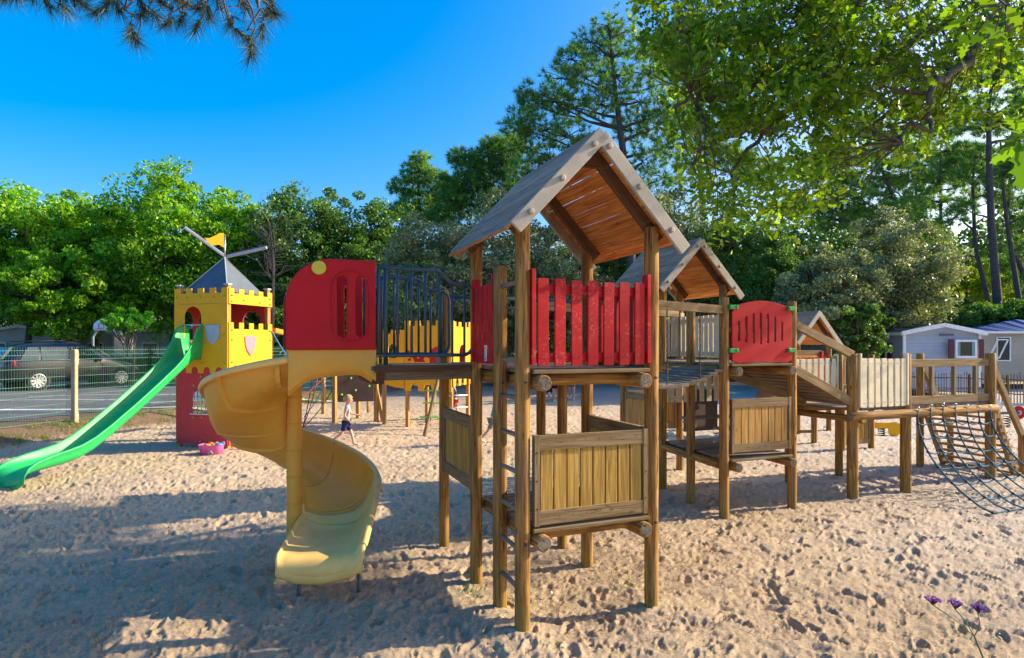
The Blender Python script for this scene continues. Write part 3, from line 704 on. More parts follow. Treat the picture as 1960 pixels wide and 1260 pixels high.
# ------------------------------------------------------------------ walkway to the spiral slide
WA = BL + V * .02
def NL(a, b=0): return BL - U * a + V * b     # along the walkway
wk = thing('walkway', tuple(NL(.45, .4)), 'short timber walkway with dark tubular metal railings joining tower and slide', 'walkway')
deck(wk, NL(.92, -.02), (U, V), .88, .86, ZD, .11, 'u')
for b in (.06, .78): mb = MB(); mb.beam(NL(.93, b) + Z * (ZD - .08), NL(.0, b) + Z * (ZD - .08), .07, .085); mb.build('joist', M['deck'], wk, .004)
mb = MB(); mb.beam(NL(.90, -.03) + Z * (ZD - .022), NL(.06, -.03) + Z * (ZD - .022), .025, .055); mb.build('edge_board', M['rafter'], wk, .003)
mb = MB(); mb.beam(NL(.86, -.0) + Z * 1.82, NL(.86, .8) + Z * 1.82, .1, .1); mb.build('end_beam', M['rafter'], wk, .004)
def railing(b, a1, nm='railing'):
    mb = MB(); r = .0165
    def S(a0, z0, a2, z2, n=6): return [(a0 + (a2 - a0) * i / n, z0 + (z2 - z0) * (.5 - .5 * math.cos(math.pi * i / n))) for i in range(n + 1)]
    pts = [(.86, 2.75), (.36, 2.74)] + S(.36, 2.74, .20, 2.635)[1:] + [(.12, 2.632)] + [(.12 - .09 * math.sin(R(k)), 2.542 + .09 * math.cos(R(k))) for k in (20, 45, 70, 90)]
    pts += [(.03, 2.10)] + [(.12 - .09 * math.cos(R(k)), 2.10 - .09 * math.sin(R(k))) for k in (25, 50, 75, 90)] + [(.86, 2.01)]
    P = [NL(a, b) + Z * z for a, z in pts]; mb.tube(P, r, 10)
    def top(a):
        if a > .36: return 2.75
        if a < .2: return 2.635
        t = (.36 - a) / .16; return 2.74 - .105 * (.5 - .5 * math.cos(math.pi * t))
    for a in (.70, .58, .46, .34, .22, .11): mb.tube([NL(a, b) + Z * 2.01, NL(a, b) + Z * top(a)], .0115, 8)
    mb.tube([NL(.80, b) + Z * 1.92, NL(.80, b) + Z * 2.75], .019, 10); mb.frame(NL(.80, b) + Z * 1.926, U, V, Z, .1, .07, .012)
    mb.tube([NL(.86, b) + Z * 2.01, NL(.86, b) + Z * 2.75], .0165, 10)
    mb.build(nm, M['bluemetal'], wk)
railing(0, 0); railing(.76, 0)
# ------------------------------------------------------------------ spiral slide
A0 = 1.49; RO = .78
PC = NL(A0, RO)                                # pole centre
ss = thing('spiral_slide', (PC.x, PC.y, 0), 'yellow plastic spiral slide with a red slotted hood around one pole', 'slide')
mb = MB(); mb.tube([PC + Z * z for z in (-.2, .5, 1.0, 1.5, 2.0, 2.62)], .066, 20); pole = mb.build('pole', M['yslide'], ss)
mb = MB()
for z in (.42, .66, .90, 1.14, 1.38, 1.62): mb.tube([PC + Z * (z - .006), PC + Z * (z + .006)], .0705, 20)
mb.build('ring', M['yslide'], pole)
TURN = 289
def rotcw(v, deg): c, s = math.cos(R(deg)), math.sin(R(deg)); return Vector((v.x * c + v.y * s, -v.x * s + v.y * c, 0))
def floorz(th):
    ks = [(-90, 1.90), (-30, 1.90), (0, 1.84), (45, 1.62), (90, 1.37), (135, 1.13), (180, .90), (225, .69), (270, .49), (289, .42), (400, .36)]
    for (a, za), (b, zb) in zip(ks, ks[1:]):
        if th <= b: t = (th - a) / (b - a); return za + (zb - za) * t
    return .36
def prof(ro, hw, hi, flat=0):                  # (r, height) inside contour then outside
    ins = [(.085, hi), (.095, hi * .5), (.14, .05 * (1 - flat)), (.22, .012 * (1 - flat)), (.34, 0), (.46, 0), (.57, .02 * (1 - flat)), (.66, .075 * (1 - flat * .9)), (.72, .16 * hw / .36 * (1 - flat * .6)), (.755, .25 * hw / .36 * (1 - flat * .3)), (.77, .33 * hw / .36), (.785, hw), (.80, hw + .012), (.825, hw + .006), (.832, hw - .015)]
    out = [(.828, hw - .035), (.80, hw - .03), (.79, .30 * hw / .36 - .01), (.775, .22 * hw / .36 - .015), (.74, .11 * hw / .36 - .02), (.68, .03 - .035), (.58, -.03), (.46, -.045), (.34, -.045), (.22, -.035), (.12, .0), (.07, hi * .5), (.065, hi)]
    return [(r if r < .3 else .3 + (r - .3) * .89, h) for r, h in ins + out]
secs = []; rims = []; keys = []
for i in range(5):                              # straight entry inside the hood
    a = .86 + (A0 - .86) * i / 5; c = PC + U * (A0 - a); keys.append((c, -V, -30 + 30 * i / 5, 1.0, .22, 0))
for i in range(61): th = TURN * i / 60; keys.append((PC, rotcw(-V, th), th, 1.0, .14, 0))
e = rotcw(-V, TURN); hd = rotcw(-V, TURN + 90)
for i in range(1, 9):
    d = .70 * i / 8; keys.append((PC + hd * d, e, TURN + 60 * i / 8, 1.0, .14 - .1 * i / 8, i / 8))
for (c, ev, th, k, hi, fl) in keys:
    hw = .36
    if th < 90: hw = .09 + .07 * max(0, (th + 30) / 30) if th < 0 else .16 + .20 * (th / 90) ** .8
    if th > TURN: hw = .36 - .26 * min(1, (th - TURN) / 55) ** 1.0
    zf = floorz(th); fl2 = .7 * fl
    secs.append([c + ev * r + Z * (zf + h) for r, h in prof(.78, hw, hi, fl2)])
    rims.append([c + ev * (.3 + (r - .3) * .89) + Z * (zf + h) for r, h in ((.780, hw - .004), (.797, hw + .018), (.830, hw + .013), (.845, hw - .016), (.832, hw - .046))])
last = keys[-1]
for dd, dz, shr in ((.03, -.012, .0), (.055, -.04, .01), (.066, -.085, .014), (.064, -.125, .012), (.045, -.150, .02), (.0, -.155, .03)):   # rolled lip
    c = PC + hd * (.70 + dd); secs.append([c + e * (r + (shr if r < .4 else -shr)) + Z * (floorz(360) + dz + h * (.5 if h > 0 else 1)) for r, h in prof(.78, .10, .04, .7)])
ks_ = next(i for i, q in enumerate(keys) if q[2] > 262)
mb = MB(); mb.sections(secs[:ks_ + 1]); chute = mb.build('chute', M['yslide'], ss)
mb = MB(); mb.sections(secs[ks_:]); tag(mb.build('exit_chute', M['ypale'], ss), 'paler sun-faded exit section of the spiral chute')
mb = MB(); mb.sections(rims); mb.build('rim', M['ypale'], ss)
# outside ribs and joint lines
for th, big in ((12, 1), (52, 1), (100, 0), (128, 1), (165, 0), (205, 1), (248, 0), (285, 1)):
    mb = MB(); rs_ = []
    for dth in (-1.3, 1.3):
        ev = rotcw(-V, th + dth); zf = floorz(th + dth); pr = prof(.78, .36 if th >= 90 else .16 + .20 * (max(0, th) / 90) ** .8, .14)
        o = pr[15:28]; wdt = .028 if big else .012
        ring = [PC + ev * r + Z * (zf + h) for r, h in o] + [PC + ev * (r + (wdt if r > .6 else wdt * .3)) + Z * (zf + h - (wdt if r < .78 else 0)) for r, h in o[::-1]]
        rs_.append(ring)
    mb.sections(rs_, smooth=False); mb.build('rib', M['yslide'], ss)
for th in (215, 262, 284):                      # dark joint lines inside
    mb = MB(); rs_ = []
    for dth in (-.25, .25):
        ev = rotcw(-V, th + dth); zf = floorz(th + dth); pr = prof(.78, .36, .14)[1:12]
        rs_.append([PC + ev * r + Z * (zf + h + .0025) for r, h in pr])
    mb.sections(rs_, closed=False, caps=False); mb.build('joint', M['brownpanel'], ss, recalc=False)
for r_, dd in ((.2, .55), (.68, .5)):
    c = PC + hd * dd + e * r_; mb = MB(); mb.tube([Vector((c.x, c.y, -.2)), Vector((c.x, c.y, .25))], .017, 10); mb.build('foot', M['bluemetal'], ss)
# side skirt under the hood and moulded underside
mb = MB(); sk = []
for a, zb in ((.88, 1.78), (1.0, 1.86), (1.15, 1.88), (1.3, 1.86), (1.42, 1.82), (1.5, 1.76), (1.57, 1.70)):
    c = NL(a, -.015) ; sk.append([c + Z * 2.06, c + V * .035 + Z * 2.06, c + V * .10 + Z * zb, c + V * .05 + Z * (zb - .02), c + Z * (zb + .03)])
mb.sections(sk); mb.build('skirt', M['yslide'], ss, .006)
# hood: two moulded side plates with slots, an arched front wrap
HL = .70
ol = [(0, 0), (HL, 0), (HL, .28)] + [(HL - .36 + .36 * math.cos(R(a)), .40 + .335 * math.sin(R(a))) for a in range(0, 91, 9)] + [(0, .735)]
slots = [slot(.085, .165, .10, .60), slot(.235, .315, .10, .60)]
hood_l = None
for b in (-.012, .735):
    me = plate_mesh(ol, slots, .05, .012); mb = MB(); mb.mesh(me, fmat(NL(.885, b) + Z * 2.06, -U, -V)); hp = mb.build('hood', M['redplastic'], ss); 
    if b < 0:
        # raised rim around the slots, yellow disc
        me = plate_mesh([(x * 1 + .0, y) for x, y in slot(.045, .36, .055, .655, 8)], [slot(.06, .345, .07, .64, 8)], .012, .005)
        mb = MB(); mb.mesh(me, fmat(NL(.885, b - .028) + Z * 2.06, -U, -V)); mb.build('slot_rim', M['redplastic'], hp)
        mb = MB(); c = NL(.885 + .455, b - .02) + Z * (2.06 + .655); mb.tube([c, c - V * .016, c - V * .02], [.056, .056, .05], 28)
        mb.tube([c - V * .02, c - V * .026], .008, 8); mb.build('disc', M['dial'], hp)
pts = [(HL, .0), (HL, .14), (HL, .28)] + [(HL - .36 + .36 * math.cos(R(a)), .40 + .335 * math.sin(R(a))) for a in range(0, 91, 9)][:]
mb = MB(); sec = []
for x, y in pts[5:]:
    sec.append([NL(.885 + x - .0, b_) + Z * (2.06 + y + dz) for b_, dz in ((.01, 0), (.36, .0), (.72, 0), (.72, -.03), (.36, -.03), (.01, -.03))])
mb.sections(sec); mb.build('hood_top', M['redplastic'], ss)

# ================================================================== TOWER 2
A2 = Vector((2.60, 7.50, 0)); B2 = A2 + U * 1.10; D2 = Vector((2.2, 8.93, 0)); E2 = D2 + U * 1.10; C2 = A2.lerp(D2, .5)
F2 = D2 + V * 1.05; G2 = E2 + V * 1.05; Z2 = 1.87
t2 = thing('play_tower', tuple((A2 + E2) / 2), 'second wooden play tower with red slotted arched panel and plank roof behind', 'play tower')
for p, zt in ((A2, 2.68), (B2, 2.66), (C2, 2.60)): post(t2, p, -.3, zt, .058)
def zr2(p): return 3.66 - abs((p - (D2 + E2) / 2).dot(U)) * 1.06 - .06
for p in (D2, E2, F2, G2): post(t2, p, -.3, zr2(p), .058)
W2 = (E2 - B2)
v2 = (D2 - A2).normalized()
deck(t2, A2 + U * .05 - V * .02, (U, v2), 1.0, 1.5, Z2, .12)
deck(t2, D2 + U * .02, (U, V), 1.06, 1.05, Z2, .12)
deck(t2, A2 + U * .05 - V * .02, (U, v2), 1.0, 1.5, .70, .12)
for a in (.12, .99):
    for z0 in (Z2, .70): crossbeam(t2, A2 + U * a - V * .13 + Z * (z0 - .098), A2 + U * a + v2 * 1.5 + Z * (z0 - .098), .057)
for z0 in (Z2, .70):
    mb = MB(); mb.beam(A2 + U * .06 - V * .06 + Z * (z0 - .02), B2 - U * .06 - V * .06 + Z * (z0 - .02), .03, .03); mb.build('edge_strip', M['frame'], t2, .006)
    crossbeam(t2, A2 + v2 * .1 + Z * (z0 - .09), D2 + Z * (z0 - .09), .05); crossbeam(t2, D2 + V * .06 + Z * (z0 - .09), E2 + V * .06 + Z * (z0 - .09), .05)
board_panel(t2, A2, B2, .775, 1.43, 8, 'board_new', off=-V * .035)
board_panel(t2, F2, G2, .70, 1.35, 8, 'board_new'); board_panel(t2, D2, F2, .70, 1.35, 7, 'board_new')
picket_panel(t2, F2, G2, 1.9, 2.58, 8, 'cream'); picket_panel(t2, G2, E2, 1.9, 2.58, 8, 'cream')
picket_panel(t2, D2, E2, 1.25, 1.75, 7, 'cream')
me = plate_mesh([(0, 0), (.1, -.03), (.5, -.015), (.88, -.03), (.965, 0), (.965, .60), (.93, .665)] + [(.965 - .965 * k / 12, .665 + .085 * math.sin(math.pi * k / 12)) for k in range(1, 12)] + [(.03, .665), (0, .60)],
    [slot(.09 + k * .115, .122 + k * .115, .20 + .015 * abs(k - 3), .60 - .012 * (k - 3) ** 2) for k in range(7)], .03, .006)
mb = MB(); mb.mesh(me, fmat(A2 + U * .068 - V * .05 + Z * 1.90, U, -V)); rp = mb.build('slotted_panel', M['redplastic'], t2)
for a, ax in ((.055, 1), (1.045, -1)):
    for zz in (2.03, 2.56):
        mb = MB(); c = A2 + U * a - V * .05 + Z * zz; mb.frame(c + U * ax * .03, U, V, Z, .13, .075, .055); mb.tube([c + U * ax * .07 - V * .037, c + U * ax * .07 - V * .047], .022, 12); mb.build('bracket', M['greenb'], rp, .012)
gable_roof(t2, (D2 + E2) / 2, U, V, .15, 1.42, .76, 2.87, 3.66)
# brown wall, bench and steel hoops under the deck
mb = MB(); mb.frame(D2.lerp(E2, .62) + Z * 1.12, U, V, Z, .62, .02, .62); mb.build('wall_panel', M['brownpanel'], t2, .003)
mb = MB(); mb.frame(A2 + U * .45 + v2 * 1.0 + Z * 1.08, U, v2, Z, .8, .2, .03); mb.build('bench', M['deck'], t2, .004)
mb = MB(); mb.frame(A2 + U * .6 + v2 * .55 + Z * .98, U, v2, Z, .6, .2, .03); mb.build('bench', M['board_new'], t2, .004)
for q in (A2 + U * .12 + v2 * .95 + Z * .93, A2 + U * .30 + v2 * .45 + Z * .83):
    mb = MB(); ring = [q + U * (-.13 + .0), q + U * .06] + [q + U * (.06 + .055 * math.sin(R(k))) + Z * (.055 - .055 * math.cos(R(k))) for k in range(20, 180, 20)] + [q + U * .06 + Z * .11, q - U * .13 + Z * .11]
    mb.tube(ring, .011, 8); mb.build('steel_hoop', M['steel'], t2)

# ------------------------------------------------------------------ hanging bridge
hb = thing('hanging_bridge', tuple((BR + A2) / 2), 'sagging plank bridge on chains between the two roofed wooden towers', 'bridge')
n0, n1, f0, f1 = BR + U * .06, A2 - U * .05, P6 + U * .06, C2.lerp(D2, .35) - U * .05
mb = MB(); NP = 19
def sag(t): return 1.90 + (1.80 - 1.90) * t - .25 * 4 * t * (1 - t) * .85
for i in range(NP):
    t = (i + .5) / NP; a = n0.lerp(n1, t) + Z * sag(t); b = f0.lerp(f1, t) + Z * sag(t)
    mb.beam(a - (b - a).normalized() * rnd.uniform(0, .02), b, .118, .04)
mb.build('planks', M['deck'], hb, .004)
for (p, q) in ((n0, n1), (f0, f1)):
    mb = MB(); mb.beam(p + Z * 2.53, q + Z * 2.53, .055, .10); mb.build('handrail', M['frame'], hb, .006)
def chain(mb, p0, p1, r=.014, wr=.0042):
    p0 = Vector(p0); p1 = Vector(p1); d = (p1 - p0); L = d.length; d.normalize(); n = max(2, int(L / (r * 2.6))); s1 = d.orthogonal().normalized(); s2 = d.cross(s1)
    for i in range(n):
        c = p0 + d * (L * (i + .5) / n); s = s1 if i % 2 else s2
        mb.tube([c + d * (r * 1.5 * math.sin(R(k))) + s * (r * .75 * math.cos(R(k))) for k in range(0, 360, 60)], wr, 5, closed=True)
for t in (.22, .52, .80):
    for (p, q) in ((n0, n1), (f0, f1)):
        mb = MB(); c = p.lerp(q, t); chain(mb, c + Z * 2.48, c + Z * (sag(t) + .02)); mb.build('chain', M['dark'], hb, recalc=False)

# ================================================================== NET PLATFORM (tower 3) and ramp
P1 = Vector((4.67, 8.39, 0)); P2 = P1 + U * 1.06; P3 = P2 + U * 1.92
vb = V * 1.10; P1b, P2b, P3b = P1 + vb, P2 + vb, P3 + vb; Z3 = 1.22
t3 = thing('climbing_platform', tuple((P1 + P3b) / 2), 'low wooden platform with cream picket rail and open sided railing on posts', 'platform')
for p, zt in ((P1, 1.97), (P2, 1.97), (P3, 1.97), (P1b, 1.97), (P2b, 1.97), (P3b, 1.95)): post(t3, p, -.3, zt, .072 if p in (P1, P2, P3) else .06)
deck(t3, P1 + U * .02, (U, V), 2.94, 1.1, Z3, .11, 'v')
for b in (-.05, 1.1): crossbeam(t3, P1 - U * .12 + V * b + Z * (Z3 - .10), P3 + U * .05 + V * b + Z * (Z3 - .10), .062)
for a in (.1, 2.0): crossbeam(t3, P1 + U * a - V * .1 + Z * (Z3 - .15), P1 + U * a + V * 1.2 + Z * (Z3 - .15), .05)
picket_panel(t3, P1, P2, 1.235, 1.93, 7, 'cream', off=-V * .05, wd=.09)
picket_panel(t3, P1b, P2b, 1.235, 1.9, 7, 'cream')
for z0, hh in ((1.83, .11), (1.295, .12)):
    mb = MB(); mb.beam(P2 + U * .05 + Z * z0, P3 - U * .05 + Z * z0, .045, hh); mb.build('rail', M['frame'], t3, .006)
for a in (.55, 1.05, 1.55): mb = MB(); mb.beam(P2 + U * a + Z * 1.34, P2 + U * a + Z * 1.79, .05, .05, U); mb.build('baluster', M['frame'], t3, .005)
for z0 in (1.88, 1.42): mb = MB(); mb.beam(P2b - U * .2 + Z * z0, P2b + U * .22 + Z * z0, .045, .08); mb.build('rail_end', M['frame'], t3, .006)
# climbing net
net = thing('climbing_net', tuple((P2 + P3) / 2 - V * .6), 'teal rope climbing net hanging from the platform down to the sand', 'climbing net')
NC, NRW = 7, 8
def netp(i, j):
    s = i / (NC - 1); t = j / (NRW - 1)
    top = P2 + U * (.12 + 1.62 * s) - V * .10 + Z * (Z3 - .06)
    out = 1.14 * (t ** 1.9); z = (Z3 - .06) * (1 - t) ** 1.2
    lat = -.30 * t
    p = P2 + U * (.12 + 1.62 * s * (1 + .12 * t) + lat) - V * (.10 + out); g = gz(p.x, p.y) + .02
    p.z = max(g + .0, z + .035 * math.sin(5 * s + 3 * t) * (1 - t)); return p
vert_ = []
for i in range(NC):
    mb = MB(); mb.tube([netp(i, j / 2) for j in range(2 * NRW - 1)], .0105 if 0 < i < NC - 1 else .013, 7); mb.build('rope', M['rope'], net)
for j in range(1, NRW):
    mb = MB(); pts = []
    for i in range(4 * (NC - 1) + 1):
        q = netp(i / 4, j); f = (i % 4) / 4; q.z = max(gz(q.x, q.y) + .015, q.z - .035 * math.sin(math.pi * f)); pts.append(q)
    mb.tube(pts, .0105, 7); mb.build('rope', M['rope'], net)
for i in range(NC):
    for j in range(1, NRW): mb = MB(); mb.ball(netp(i, j), .023, 8, (1, 1, .85)); mb.build('knot', M['knot'], net)
mb = MB()
for i in range(NC): mb = MB(); q = netp(i, 0); mb.tube([q + Vector((.022 * math.cos(R(k)), 0, .03 + .022 * math.sin(R(k)))) for k in range(0, 360, 45)], .005, 6, closed=True); mb.build('eye_bolt', M['steel'], net)
# slat ramp at the far end
rp3 = thing('slat_ramp', tuple(P3 + U * .5 + V * .5), 'steep slatted wooden climbing ramp with sloping handrails at the end of the platform', 'ramp')
RB = U * .62
for p in (P3 + U * .04, P3b + U * .04):
    mb = MB(); mb.beam(p + Z * (Z3 - .02), p + RB * 1.0 + Z * -.05, .06, .12, U); mb.build('stringer', M['frame'], rp3, .005)
    mb = MB(); mb.beam(p + Z * (Z3 + .55), p + RB * 1.25 + Z * .62, .06, .10, U); mb.build('handrail', M['frame'], rp3, .005)
    mb = MB(); c = p + RB * 1.22; mb.log((c.x, c.y, -.2), (c.x, c.y, .66), .05); mb.build('post', M['post'], rp3)
for k in range(11):
    t = (k + .5) / 11; mb = MB(); a = P3 + U * .04 + RB * t + Z * (Z3 * (1 - t)); b = a + vb; mb.beam(a - V * .06, b + V * .06, .035, .085, RB); mb.build('slat', M['board_new'], rp3, .004)
# plank ramp from tower 2 down to this platform
rp2 = thing('plank_ramp', tuple((B2 + P1) / 2), 'sloping plank ramp with timber handrails joining the second tower to the low platform', 'ramp')
r0 = A2 + U * .35 + V * .05; 
for (p, q, nm) in ((B2 - U * .0, P1, 'n'), (E2 + U * .02 - V * .1, P1b, 'f')):
    mb = MB(); mb.beam(p + Z * 1.80, q + Z * 1.30, .055, .12); mb.build('stringer', M['frame'], rp2, .006)
    mb = MB(); mb.beam(p + U * .05 + Z * 2.36, q + Z * 1.96, .055, .11); mb.build('handrail', M['frame'], rp2, .006)
NPK = 11
for k in range(NPK):
    t = (k + .5) / NPK; a = (B2 + U * .0).lerp(P1, t); b = E2.lerp(P1b, t); z = 1.83 + (1.27 - 1.83) * t
    mb = MB(); mb.beam(a + Z * z, b + Z * z, .115, .028, (Z * 1.0 + U * .4).normalized()); mb.build('plank', M['deck'], rp2, .003)
mb = MB(); mb.beam(A2 + U * .45 + V * .5 + Z * 1.74, P1b - V * .35 - U * .05 + Z * 1.24, .05, .11)
mb.build('brace', M['frame'], rp2, .005)

# ================================================================== TOWER at the back right
t4o = Vector((6.50, 12.05, 0)); t4 = thing('play_tower', (6.9, 13.4, 0), 'small far play tower with a pale plank gable roof and brown board walls', 'play tower')
q1, q2 = Vector((6.5, 12.05, 0)), Vector((7.25, 12.35, 0))
ap4 = Vector((7.22, 14.65, 0)); e0 = ap4 - U * .5; e1 = ap4 + U * .5
for p, zt in ((q1, 1.9), (q2, 1.9), (e0, 2.4), (e1, 2.4), (e0 + V * 1.1, 2.4), (e1 + V * 1.1, 2.4), (Vector((6.42, 13.0, 0)), 1.2), (q1 - U * .1 + V * 1.2, 1.95)): post(t4, p, -.2, zt, .06)
deck(t4, q1, (U, V), .85, 3.2, 1.18, .12)
for z0 in (.35, .57, .79): pass
board_panel(t4, q1, q2, .12, .68, 6, 'board', inset=.04); 
mb = MB()
for k in range(5): mb.frame(Vector((6.15, 13.1, 1.30 + k * .145)), U, V, Z, 1.0, .03, .12)
mb.build('board_wall', M['ceil'], t4, .004)
mb = MB(); mb.beam(Vector((5.5, 12.6, 1.93)), Vector((6.55, 13.0, 1.93)), .06, .1); mb.build('rail', M['frame'], t4, .005)
mb = MB(); mb.frame(Vector((6.55, 12.95, 1.6)), U, V, Z, .06, .06, .72); mb.build('red_post', M['red'], t4, .004)
mb = MB(); mb.frame(Vector((6.1, 14.2, .6)), U, V, Z, 1.1, .03, .85); mb.build('wall_panel', M['brownpanel'], t4, .004)
picket_panel(t4, e0, e1, 1.2, 1.85, 7, 'red')
gable_roof(t4, ap4, U, V, .15, 1.42, .74, 2.10, 2.90, 7, detail=False)
for z0 in (.25, .62): mb = MB(); mb.beam(Vector((5.35, 13.0, z0)), Vector((6.42, 13.05, z0)), .04, .06); mb.build('rail', M['frame'], t4, .004)

# ================================================================== CASTLES
CL = Vector((-.96, .28, 0)).normalized(); CD = Vector((-CL.y * -1 * -1, 0, 0)); CD = Vector((CL.y, -CL.x, 0))   # CD points away from the camera
SC = 1.28
def bolts(root, pts, o, x, nrm, mat='lime', r=.016):
    for (a, z) in pts:
        mb = MB(); c = Vector(o) + x * a + Z * z; mb.tube([c, c + nrm * .018, c + nrm * .024], [r, r, r * .5], 8); mb.build('bolt', M[mat], root)
def plate(root, name, mat, outline, holes, o, x, nrm, th=.022, bev=.003):
    me = plate_mesh(outline, holes, th, bev); mb = MB(); mb.mesh(me, fmat(Vector(o), x, nrm)); return mb.build(name, M[mat], root)
C0 = Vector((-5.71, 12.3, 0))
ca = thing('castle_tower', tuple(C0 + CL * .64 + CD * .64), 'yellow and red castle play tower with slate pyramid roof and a flag', 'castle tower')
for a in (.04, SC - .04):
    for b in (.04, SC - .04):
        c = C0 + CL * a + CD * b; mb = MB(); mb.frame(c + Z * 1.55, CL, CD, Z, .085, .085, 3.5); mb.build('post', M['board_new'], ca, .006)
        mb = MB(); mb.frame(c + Z * 3.32, CL, CD, Z, .12, .12, .035); mb.build('post_cap', M['grey'], ca, .006)
# left (front) face: x axis = CL from the near corner
nf = -CD
oy = [( -.01, 1.60)] + [] 
up_outline = scallop_bottom(-.02, SC + .02, 1.52, .13, 4) + crenel_top(-.02, SC + .02, 3.15, .10, 5, .5)
fw = plate(ca, 'front_wall', 'yellow', up_outline, [arch(.62, 1.05, 1.80, 2.88)], C0 + nf * .03, CL, nf)
rw = plate(ca, 'lower_wall', 'redpanel', rect(-.0, SC + .0, .07, 1.72), [arch(.47, .87, .70, 1.18)], C0 + nf * .008, CL, nf)
mb = MB(); mb.frame(C0 + CL * .64 + nf * .044 + Z * 2.93, CL, CD, Z, 1.1, .006, .008); mb.build('groove', M['board_new'], fw)
for k in range(4):
    mb = MB(); c = C0 + CL * (.53 + k * .095) + nf * .03; mb.tube([c + Z * .68, c + Z * 1.17], .011, 8); mb.build('bar', M['steel'], rw)
mb = MB(); mb.frame(C0 + CL * .67 + nf * .035 + Z * .685, CL, CD, Z, .46, .03, .02); mb.build('sill', M['white'], rw, .003)
sh = [(0, .40), (0, .17), (.05, .09), (.17, 0), (.29, .09), (.34, .17), (.34, .40)]
plate(ca, 'grey_shield', 'grey', sh, [], C0 + CL * .16 + nf * .055 + Z * 2.10, CL, nf, .015)
bolts(ca, [(x, 3.07) for x in (.05, .30, .64, .98, 1.24)] + [(.07, 2.3), (.07, 1.72), (.60, 1.72), (1.24, 1.75), (.06, 1.47), (.62, 1.45), (1.22, 1.47), (.06, .13), (.64, .13), (1.23, .13), (1.25, .8), (.55, 1.27), (.80, 1.27), (.6, .62), (.8, .62)], C0 + nf * .042, CL, nf)
# right face: x axis = CD from the near corner
nr = -CL
plate(ca, 'side_strip', 'yellow', [(-.02, 2.93), (SC + .02, 2.93)] + crenel_top(-.02, SC + .02, 3.14, .10, 5, .5), [], C0 + nr * .03, CD, nr)
yw = plate(ca, 'side_wall', 'yellow', scallop_bottom(-.02, SC + .02, 1.55, .13, 5) + crenel_top(-.02, SC + .02, 2.42, .13, 5, .45), [], C0 + nr * .03, CD, nr)
plate(ca, 'lower_side_wall', 'redpanel', rect(0, SC, .07, 1.75), [], C0 + nr * .008, CD, nr)
plate(ca, 'pink_shield', 'pink', [(0, .40), (.02, .22), (.08, .1), (.17, 0), (.26, .1), (.32, .22), (.34, .40), (.17, .43)], [], C0 + CD * .42 + nr * .055 + Z * 1.86, CD, nr, .015)
bolts(ca, [(x, z) for x in (.06, 1.22) for z in (3.1, 2.98, 2.4, 2.2, 1.75, 1.6)] + [(.4, 3.02), (.9, 3.0), (.5, 1.68), (.9, 1.67)], C0 + nr * .042, CD, nr, 'board_new')
for z in (2.28, 1.95): mb = MB(); mb.frame(C0 + CD * .64 + nr * .0425 + Z * z, CD, CL, Z, 1.1, .004, .006); mb.build('groove', M['board_new'], yw)
# far faces, red inside
plate(ca, 'back_wall', 'redpanel', [(0, 1.7), (SC, 1.7), (SC, 3.2), (0, 3.2)], [arch(.25, .72, 2.2, 2.85), arch(.86, .98, 2.2, 2.55), arch(1.06, 1.18, 2.2, 2.55)], C0 + CD * (SC + .01), CL, CD)
plate(ca, 'far_wall', 'redpanel', [(0, 1.7), (SC, 1.7), (SC, 3.2), (0, 3.2)], [arch(.15, .45, 2.2, 2.8), arch(.62, .80, 2.2, 2.75), arch(.95, 1.15, 2.2, 2.75)], C0 + CL * (SC + .01), CD, CL)
plate(ca, 'back_wall', 'redpanel', rect(0, SC, .1, 1.68), [arch(.4, .9, .7, 1.3)], C0 + CD * (SC + .01), CL, CD)
mb = MB(); mb.frame(C0 + (CL + CD) * .64 + Z * 1.78, CL, CD, Z, SC - .1, SC - .1, .05); mb.build('floor', M['deck'], ca)
apx = C0 + (CL + CD) * .64 + Z * 3.96; h_ = .60
cn = [C0 + (CL + CD) * .64 + CL * i * h_ + CD * j * h_ + Z * 3.12 for i, j in ((-1, -1), (1, -1), (1, 1), (-1, 1))]
for i in range(4):
    a, b = cn[i], cn[(i + 1) % 4]; nn_ = (b - a).cross(apx - a).normalized(); mb = MB()
    tp = [a, b, apx + (b - a) * .012, apx - (b - a) * .012]; mb.add([p for p in tp] + [p + nn_ * .012 for p in tp], [(0, 1, 2, 3), (7, 6, 5, 4), (0, 4, 5, 1), (1, 5, 6, 2), (2, 6, 7, 3), (3, 7, 4, 0)])
    mb.build('roof', M['slate'], ca)
for i in range(2):
    mb = MB(); mb.beam(cn[i] + Z * .02, apx + Z * .02, .02, .02); mb.build('ridge_strip', M['grey'], ca)
mb = MB(); mb.tube([apx - Z * .1, apx + Z * .49], .018, 10); mb.build('mast', M['steel'], ca)
fl = [(0, 0), (0, .29), (-.03, .32), (-.10, .32), (-.20, .25), (-.30, .19), (-.39, .18), (-.36, .13), (-.30, .06), (-.22, .04), (-.12, .07), (-.05, .03)]
plate(ca, 'flag', 'yellow', [(x, y) for x, y in fl][::-1], [], apx + Z * .20, Vector((.8, .6, 0)), Vector((.6, -.8, 0)), .02)

